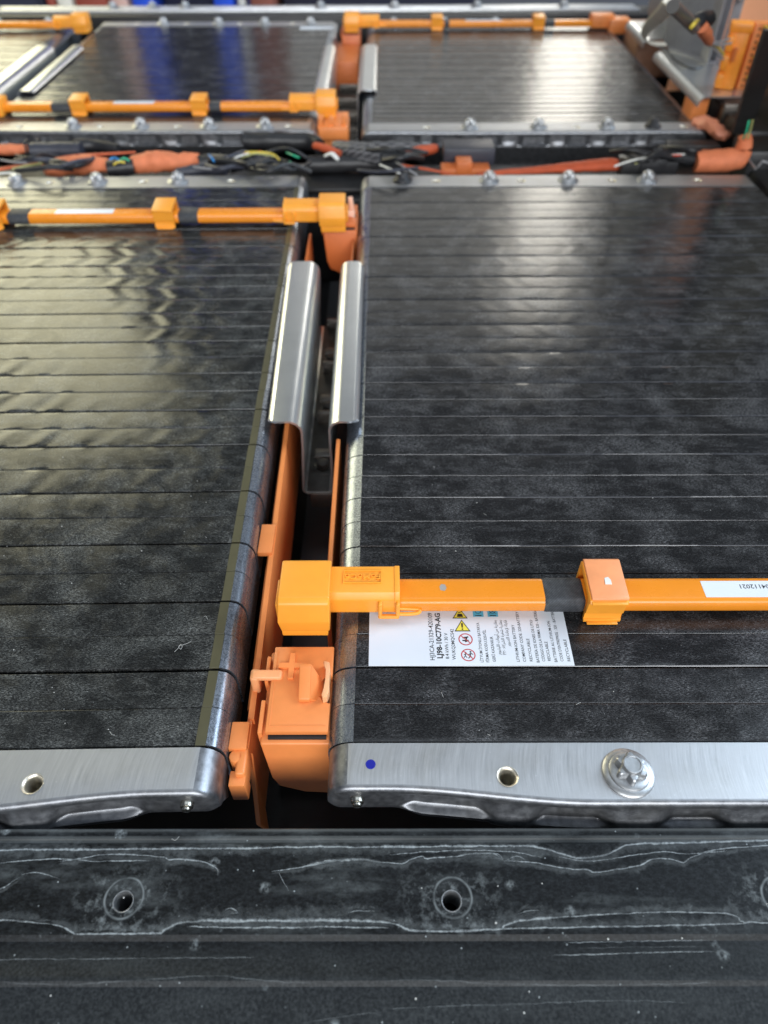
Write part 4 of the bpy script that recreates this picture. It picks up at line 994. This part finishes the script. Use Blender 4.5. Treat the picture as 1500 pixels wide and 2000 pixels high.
for cn, pts in (('blue', [(214, 312, 5), (224, 308, 6), (236, 316, 5)]), ('green', [(232, 316, 5), (242, 309, 7), (252, 314, 5)]), ('yellow', [(222, 322, 4), (232, 316, 6), (244, 318, 5)]),
        ('red', [(452, 305, 3), (480, 300, 5), (510, 296, 4)]), ('yellow', [(462, 300, 4), (490, 297, 6), (530, 300, 4), (545, 312, 3)]), ('olive', [(470, 309, 4), (500, 300, 5), (536, 306, 3)]),
        ('green', [(560, 298, 5), (574, 304, 7), (584, 308, 5)]), ('white', [(452, 312, 5), (470, 304, 7), (486, 300, 5)]), ('blue', [(408, 303, 6), (414, 309, 7), (418, 316, 5)]),
        ('white', [(-10, 340, 2), (18, 338, 3), (40, 342, 2)]), ('olive', [(24, 330, 3), (50, 324, 4), (86, 318, 3)]), ('grey', [(378, 326, 3), (420, 330, 4), (470, 324, 3), (500, 330, 3)]),
        ('green', [(566, 316, 4), (572, 322, 5), (580, 326, 3)]), ('grey', [(0, 312, 4), (40, 318, 5), (80, 314, 4)])):
    wire(h1, H1, cn, pts, .65)
def ties(bm):
    for px, py in ((452, 330), (432, 318), (56, 292), (78, 290), (150, 292)): 
        c = hp(px, py, -2); add_tube(bm, [(c[0], c[1]-5.5, c[2]-1), (c[0], c[1]-3, c[2]+5), (c[0], c[1]+3, c[2]+5), (c[0], c[1]+5.5, c[2]-1)], .7, n=6, k=3)
one('cable_tie', ties, M_black, h1, 50)
h2 = thing('wiring_harness', 'wiring harness with grey braided sleeve and orange elbow wrap right of the channel', 'wiring harness', (100, 440, -14))
H2 = Vector((100, 440, -14))
def hq(px, py, z=-2): return tuple(Vector(A(px, py, z))-H2)
one('braided_sleeve', lambda bm: add_tube(bm, [hq(655, 286), hq(690, 296), hq(720, 302), hq(748, 308)], [4.5, 7.5, 8.0, 6.0], flat=.9, n=18, crump=.5), M_braid, h2, 60)
one('braided_sleeve', lambda bm: add_tube(bm, [hq(700, 283), hq(770, 285), hq(840, 286)], [2.5, 4.0, 2.0], flat=.8, n=12, crump=.4), M_braid, h2, 60)
one('conduit', lambda bm: add_tube(bm, [hq(600, 322, -8), hq(680, 320, -8), hq(745, 322, -8), hq(790, 330, -8)], [6, 6, 6, 4], n=12, crump=.8, seed=31), M_black, h2, 60)
one('conduit', lambda bm: add_tube(bm, [hq(745, 306), hq(765, 305), hq(786, 303)], [5.4, 5.2, 5], n=12), M_black, h2, 60)
one('tape_wrap', lambda bm: add_tube(bm, [hq(788, 302), hq(820, 296), hq(852, 290)], [4.4, 4.4, 3.4], flat=.85, n=12, crump=.6, seed=41), M_tapered, h2, 60)
one('tape_wrap', lambda bm: add_tube(bm, [hq(614, 284, 3), hq(636, 290, 3), hq(664, 300, 2)], [2.6, 3.0, 2.6], flat=.85, n=10, crump=.4, seed=42), M_tapered, h2, 60)
one('tag', lambda bm: add_tube(bm, [hq(634, 305, 2), hq(648, 300, 4), hq(660, 312, 2)], [1.6, 2.2, 1.4], flat=.5, n=8), M_white, h2, 60)
one('connector', lambda bm: (add_box(bm, *sum(zip((hq(866, 310)[0], hq(866, 310)[1]-2, 8), (hq(960, 290)[0], hq(960, 290)[1], 19)), ()), 1.2)), M_conduit, h2, 40)
def oc(bm):
    a = hq(862, 340, -6); b = hq(952, 318, -6)
    add_box(bm, a[0], b[0], a[1], a[1]+14, 2, 11, 1); add_box(bm, a[0]+10, a[0]+21, a[1]-1.2, a[1]+12, 3, 16, 1)
one('connector', oc, M_coraldk, h2, 40)
one('flat_ribbon', lambda bm: add_tube(bm, [hq(780, 322, 2), hq(830, 330, 1), hq(880, 339, -2)], [1.4, 1.8, 1.2], flat=.4, n=8), M_tapered, h2, 60)
one('tape_wrap', lambda bm: add_tube(bm, [hq(930, 341, -3), hq(1010, 335, -3), hq(1100, 328, -3), hq(1160, 323, -3), hq(1204, 321, -3)], [1.5, 3.5, 5.0, 6.4, 6.8], flat=.55, n=14, crump=.7, seed=51), M_tapered, h2, 60)
def bc(bm):
    a = hq(1212, 338, -4); b = hq(1305, 315, -4); add_box(bm, a[0], b[0], a[1], b[1]-6, 6, 17, 1.2); add_box(bm, a[0]+12, a[0]+30, a[1]-1, a[1]+10, 8, 19, 1)
one('connector', bc, M_black, h2, 40)
one('conduit', lambda bm: add_tube(bm, [hq(1215, 322, 0), hq(1260, 312, 1), hq(1310, 305, 2), hq(1360, 312, 2)], [2.5, 3.4, 4.5, 5], n=10, crump=1.2, seed=8), M_blackm, h2, 60)
one('tape_wrap', lambda bm: add_tube(bm, [hq(1358, 316, 2), hq(1400, 314, 3), hq(1440, 309, 5), hq(1452, 292, 10), hq(1456, 268, 18)], [7.0, 7.8, 7.6, 5.6, 4.2], flat=.95, n=16, crump=1.0, seed=61), M_tapeo, h2, 60)
for cn, pts in (('red', [(1255, 316, 4), (1290, 306, 6), (1330, 303, 5)]), ('white', [(1200, 325, 4), (1240, 312, 7), (1300, 304, 6), (1350, 300, 5)]), ('olive', [(1240, 320, 4), (1262, 310, 7), (1278, 308, 5)]),
        ('grey', [(775, 318, 4), (795, 330, 5), (815, 342, 3)]), ('white', [(742, 322, 4), (775, 336, 6), (790, 345, 4)]), ('green', [(1452, 270, 20), (1458, 255, 26), (1463, 235, 32)]), ('olive', [(1460, 270, 20), (1466, 252, 26), (1470, 235, 32)])):
    wire(h2, H2, cn, pts, .65)
rnd_ = random.Random(3)
for par, base, x0_, x1_, k_ in ((h1, H1, 380, 620, 9), (h1, H1, -10, 240, 5), (h2, H2, 690, 860, 4), (h2, H2, 1190, 1380, 7)):
    for i in range(k_):
        xa = rnd_.uniform(x0_, x1_-90); xb = xa+rnd_.uniform(60, 130); ya = rnd_.uniform(288, 334)
        pts = [(xa, ya, 3), (xa+(xb-xa)*.3, ya+rnd_.uniform(-8, 8), rnd_.uniform(5, 9)), (xa+(xb-xa)*.65, ya+rnd_.uniform(-9, 9), rnd_.uniform(5, 9)), (xb, ya+rnd_.uniform(-10, 10), 2)]
        one('strand', lambda bm: add_tube(bm, [tuple(Vector(A(*p))-base) for p in pts], rnd_.uniform(.9, 2.0), n=8, k=5), rnd_.choice([M_black, M_black, M_conduit, M_blackm]), par, 60)
fz_ = thing('zigzag_wire', 'thin pale wire bent in a zigzag at the right edge', 'wire', (290, 420, 0))
B0 = Vector((290, 420, 0))
one('wire_loop', lambda bm: add_tube(bm, [tuple(Vector(A(*p))-B0) for p in ((1455, 300, 4), (1476, 330, 4), (1488, 315, 5), (1510, 322, 4))], .8, n=8, k=2), WC['grey'], fz_, 60)
# ------------------------------------------------------------------ right hand rear corner
cp = thing('cover_tray', 'bright zinc cover plate with rolled edge beside the back right module', 'cover plate', (268, 560, 0))
C0 = Vector((268, 560, 0))
def coverplate(bm):
    sheet(bm, arc(-16, 12, 5.0, 190, 80, 6)+[(-12, 17.1), (26, 17.4), (28, 19)], 'y', -52, 78, .8)
one('plate', coverplate, M_zinc, cp, 40)
def coverplate2(bm): sheet(bm, arc(-14, 12, 5.0, 190, 80, 6)+[(-10, 17.1), (18, 17.4)], 'y', 120, 190, .8)
one('plate', coverplate2, M_zinc, cp, 40)
def skirt(bm): add_box(bm, -4, 24, -60, -51, 0, 15, 2); add_cyl(bm, (8, -50), 7, -2, 12, 20, bev=1)
one('stud', skirt, M_zincdk, cp, 40)
def liner(bm): add_box(bm, 262, 330, 742, 800, -30, 10, 4); add_box(bm, 300, 340, 640, 742, -30, 12, 3)
tag(one('corner_liner', liner, simple('dull_peach_board', (.55, .30, .19), .55)), 'dull peach board low behind the grey upright bracket', 'board')
one('wire', lambda bm: add_tube(bm, [tuple(Vector(A(*p))-C0) for p in ((1270, 84, 22), (1295, 92, 18.6), (1320, 118, 18.4), (1352, 134, 18.4), (1372, 130, 18.6))], .7, n=8, k=5), M_black, cp, 60)
one('wire', lambda bm: add_tube(bm, [tuple(Vector(A(*p))-C0) for p in ((1266, 82, 22), (1300, 100, 18.6), (1318, 124, 18.4), (1340, 136, 18.4))], .5, n=8, k=5), WC['grey'], cp, 60)
ub = thing('upright_bracket', 'tall lavender grey steel bracket with slotted foot, upper right corner', 'bracket', (285, 620, 17))
def upr(bm):
    add_box(bm, -6, -4, -24, 170, 0, 160, .6)          # web across
    add_prism(bm, [(-28, 32), (-26.5, 33.5), (4, -18), (2.5, -20)], 'z', 2, 160, .3); add_prism(bm, [(-14, 9), (-12, 11), (-8, 4), (-10, 1)], 'z', 2, 160, .5)
    add_prism(bm, [(2, -10), (14, -10), (15, 10), (9, 18), (8, 160), (2, 160)], 'y', -26, -24, .7)
    add_prism(bm, [(-26, 22), (-22, 31), (8, -17), (5, -26), (-4, -24)], 'z', 0, 2.2, .6)
uo = one('sheet', upr, M_lav, ub, 35)
one('slot', lambda bm: add_cyl(bm, (9, 6), 2.2, -26.6, -25.8, 20, bev=.2, axis='y'), M_ink, uo, 40)
one('stud', lambda bm: add_cyl(bm, (4, 48), 2.6, -34, -26, 16, bev=.6, axis='y'), M_boltm, ub, 40)
rb_ = thing('ribbon_strap', 'beige ribbon looping down from the top edge beside the grey bracket', 'ribbon', (250, 600, 20))
def ribbon(bm):
    pts = [A(1312, -14, 100), A(1300, 16, 92), A(1280, 38, 74), A(1262, 58, 52), A(1258, 74, 36), A(1272, 84, 28), A(1300, 86, 24)]
    B = Vector((250, 600, 20)); add_tube(bm, [tuple(Vector(p)-B) for p in pts], [3.4, 4.4, 4.6, 3.8, 2.8, 2.4, 2.2], flat=.2, n=12, upv=(.2, -.45, .85))
one('band', ribbon, M_beige, rb_, 60)
bh = thing('black_hose', 'black hose with orange sleeve running down over the grey bracket', 'hose', (290, 560, 60))
BH = Vector((290, 560, 60))
def q(*p): return tuple(Vector(A(*p))-BH)
one('hose', lambda bm: add_tube(bm, [q(1314, 12, 95), q(1335, 32, 85), q(1358, 54, 75)], 3.7, n=12), simple('grey_hose', (.11, .105, .10), .35), bh, 60)
one('fitting', lambda bm: add_tube(bm, [q(1352, 48, 77), q(1366, 42, 78), q(1384, 36, 78)], [4.0, 5, 5], n=10, crump=.8), M_black, bh, 50)
one('clamp', lambda bm: add_tube(bm, [q(1349, 54, 80), q(1356, 46, 82), q(1362, 40, 80)], 1.3, n=8), WC['yellow'], bh, 60)
one('tape_wrap', lambda bm: add_tube(bm, [q(1370, 52, 76), q(1378, 66, 70), q(1386, 82, 62)], [4.0, 4.2, 2.8], flat=.9, n=12, crump=1), M_tapeo, bh, 60)
for cn, pts in (('grey', [(1388, 82, 62), (1405, 82, 60), (1424, 76, 60)]), ('grey', [(1387, 84, 62), (1405, 88, 58), (1428, 84, 58)]), ('yellow', [(1388, 86, 60), (1402, 92, 56), (1414, 108, 48)]), ('grey', [(1386, 86, 60), (1398, 98, 54), (1412, 116, 46)])):
    wire(bh, BH, cn, pts, .8)
oc_ = thing('multi_pin_connector', 'bright orange multi pin connector block with many wires, right edge', 'connector', A(1429, 174, 18))
OC = Vector(A(1429, 174, 18)); 
def block(bm):
    rz = Matrix.Rotation(R(-18), 3, 'Z')
    add_box(bm, -12, 2, -2, 10, 0, 40, 1.2, 2, rot=rz)
    for z in (6, 18, 30): add_box(bm, -14, -9, -5, 7, z-4, z+5, .8, 2, rot=rz)
    add_box(bm, -13, 3, -3, 11, 37, 43, 1, 2, rot=rz)
bo = one('block', block, simple('bright_orange_plastic', (.92, .31, .03), .4, sss=.1), oc_, 40)
one('key_slot', lambda bm: add_box(bm, -10, -7, -6.6, -5.4, 20, 29, .3, 1), M_coraldk, bo, 40)
def pins_(bm):
    for i in range(4):
        for j in range(10): add_cyl(bm, (6.6+i*2.9, 2.6+j*4.1), .95, -1.9, 2, 8, axis='y')
one('pin_grid', pins_, simple('dark_pin_cavity', (.10, .025, .01), .6), oc_, 50)  # solid dark cylinders stand in for the shade inside pin holes
one('pin_face', lambda bm: add_box(bm, 3, 17, -1.5, 8, 0, 43, .8), M_coral, oc_, 40)
random.seed(11)
for i in range(20):
    cn = random.choice(['red', 'yellow', 'grey', 'white', 'orange', 'olive', 'red', 'blue'])
    z = 3+i*2.1; x = random.uniform(7, 15)
    def w_(bm): add_tube(bm, [(x, -3, z), (x+random.uniform(-2, 3), -8, z+random.uniform(-2, 3)), (x+8+random.uniform(-4, 4), -9, z+random.uniform(-5, 4)), (x+20, -4, z+random.uniform(-6, 6))], .62, n=6, k=3)
    one('wire', w_, WC[cn], oc_, 60)
pn = thing('backdrop_sheet', 'peach orange sheet panel standing behind the connector block', 'panel', (330, 680, -20))
def panelf(bm): add_box(bm, -26, -24, -90, 240, 0, 240, .6)
one('sheet', lambda bm: (add_prism(bm, [(-50, -5), (62, -5), (62, 230), (-42, 230)], 'y', 0, 2, .4), add_prism(bm, [(20, 120), (110, 90), (110, 230), (20, 230)], 'y', -14, -12, .4)), M_panel, pn, 30)
st = thing('strap_post', 'dark grey flat post leaning across the right edge', 'post', A(1432, 262, 6))
SP = Vector(A(1432, 262, 6))
def strap(bm):
    a = Vector(A(1448, 262, 6))-SP; b = Vector(A(1475, 180, 42))-SP; c = Vector(A(1520, 60, 95))-SP
    w = 6.4
    pts = [a, b, c]
    t = bmesh.new(); Ls = []; 
    for p in pts:
        Ls.append([t.verts.new(p+Vector((s*w, 0, 0))+Vector((0, d, 0))) for s, d in ((-1, 0), (1, 0), (1, 4), (-1, 4))])
    for P_, Q_ in zip(Ls, Ls[1:]):
        for i in range(4): t.faces.new((P_[i], P_[(i+1) % 4], Q_[(i+1) % 4], Q_[i]))
    t.faces.new(Ls[0][::-1]); t.faces.new(Ls[-1]); merge(bm, t)
one('strap', strap, M_post, st, 30)
def bulk(bm): add_box(bm, -2, 40, -40, -6, -24, 2, 3); add_box(bm, 6, 60, -6, 70, -30, 4, 3)
one('foot_block', bulk, M_tray, st, 40)
tag(one('side_bulkhead', lambda bm: (add_box(bm, 286, 300, 388, 505, -40, 270, 3), add_box(bm, 286, 330, 380, 392, -40, 270, 3)), M_tray), 'black bulkhead at the right edge, raised out of view to darken reflections, beside the orange elbow wrap', 'bulkhead')  # unseen upper part added to darken the right module's reflections
def obx(bm):
    a = A(1362, 232, 0); add_box(bm, a[0]-6, a[0]+6, a[1], a[1]+22, -6, 15, 1.2)
tag(one('terminal_cover', obx, M_coral), 'small orange cover below the bright cover plate, right of the back module', 'terminal cover')
def pnk(bm):
    a = A(1388, 246, 4); add_tube(bm, [(a[0]-6, a[1]+16, 2), (a[0], a[1]+4, 4), (a[0]+4, a[1]-6, 2), (a[0]+10, a[1]-12, 0)], [3.6, 4.6, 4.4, 3], n=10, crump=2)
tag(one('crumpled_cap', pnk, simple('salmon_plastic', (.78, .28, .16), .45)), 'crumpled salmon plastic cap beside the post foot', 'cap')
def dkc(bm): a = A(1310, 262, 0); add_box(bm, a[0]-4, a[0]+34, a[1]-14, a[1]-1, -14, -3, 2)
tag(one('black_housing', dkc, M_black), 'black plastic housing at the near right corner of the back right module', 'housing')

# ------------------------------------------------------------------ things standing behind the tray
def bin_(x0, x1, y, z1, mat, label, name='storage_bin', cat='bin', z0=-120, d=160):
    root = thing(name, label, cat, ((x0+x1)/2, y, z0))
    w = (x1-x0)/2
    def f(bm):
        add_box(bm, -w, w, 0, d, 0, z1-z0, 8, 2); add_box(bm, -w*.92, w*.92, -5, 0, (z1-z0)*.25, (z1-z0)*.8, 3, 2)
    one('body', f, mat, root, 40)
    one('rim', lambda bm: add_box(bm, -w-4, w+4, -8, d, z1-z0, z1-z0+14, 4, 2), mat, root, 40)
M_blue = simple('blue_plastic', (.03, .11, .78), .4, var=.05, nscale=.004)
M_red = simple('brick_red_paint', (.33, .06, .035), .5, nscale=.004)
M_pink = simple('pale_pink_card', (.80, .52, .44), .6, nscale=.004)
M_navy = simple('navy_cloth', (.012, .014, .035), .7, nscale=.004)
M_brown = simple('brown_red_card', (.30, .10, .07), .6, nscale=.004)
bin_(-700, -478, 1150, 12, M_navy, 'dark navy cabinet at the top left, behind the tray', 'cabinet', 'cabinet')
bin_(-474, -461, 1150, 10, M_red, 'narrow left brick red box behind the tray', 'toolbox', 'box')
bin_(-459, -436, 1150, 20, M_beige, 'beige strip of board between two red boxes', 'board', 'board', d=20)
bin_(-434, -386, 1150, 30, M_red, 'wide brick red box left of the pale pink box', 'toolbox', 'box')
bin_(-383, -358, 1150, 340, M_pink, 'pale pink box left of the first blue bin', 'card_box', 'box')
bin_(-354, -323, 1150, 380, M_blue, 'first blue bin, right of the pale pink box')
bin_(-318, -242, 1190, 360, M_navy, 'dark cabinet between the two blue bins', 'cabinet', 'cabinet')
bin_(-237, -206, 1150, 340, M_blue, 'second blue bin, right of the dark cabinet')
bin_(-202, -190, 1150, 380, M_white, 'pale upright board right of the second blue bin', 'board', 'board', d=20)
bin_(-184, -150, 1150, 330, M_brown, 'brown red box right of the pale upright board', 'toolbox', 'box')
bin_(-142, 150, 1200, 30, M_navy, 'long low navy box behind the channel', 'cabinet', 'cabinet')

# lint and dust lying on the near parts
def lint(bm):
    rnd = random.Random(5)
    def fib(pts, z): add_tube(bm, [A(x, y, z) for x, y in pts], .04, n=5, k=3)
    fib([(341, 1273), (348, 1266), (352, 1259), (356, 1262), (353, 1268), (349, 1262), (362, 1258), (373, 1253)], .4)
    fib([(214, 1428), (218, 1434), (224, 1436)], .45); fib([(398, 1205), (402, 1203), (406, 1210)], .45); fib([(335, 1638), (342, 1641), (350, 1634)], -5.8)
    fib([(945, 1003), (950, 1006)], .4); fib([(1125, 1376), (1134, 1372)], .4); fib([(952, 1433), (958, 1437)], .4); fib([(862, 1352), (866, 1362)], .4)
    for i in range(46):
        x = rnd.choice([rnd.uniform(700, 1500), rnd.uniform(0, 430)]); y = rnd.uniform(880, 1440)
        if 700 < x and 1090 < y < 1310: continue
        z = .16; c = A(x, y, z); r = rnd.uniform(.05, .13)
        add_box(bm, c[0]-r*rnd.uniform(.6, 2), c[0]+r, c[1]-r, c[1]+r, z-.05, z+.12, .03, 1, rot=Matrix.Rotation(rnd.uniform(0, 3), 3, 'Z'))
    for i in range(12):
        x = rnd.uniform(0, 1500); y = rnd.choice([rnd.uniform(1660, 1810), rnd.uniform(1830, 1995)]); z = railz(A(x, y, -6 if y < 1826 else -8)[1])+.02; c = A(x, y, z); r = rnd.uniform(.08, .2)
        add_box(bm, c[0]-r, c[0]+r, c[1]-r, c[1]+r, z, z+.12, .03, 1)
o = one('lint', lint, simple('pale_lint', (.62, .62, .60), .8), None, 40); o['kind'] = 'stuff'; o['label'] = 'pale lint fibres and dust grains scattered over the near modules and rail'; o['category'] = 'lint'
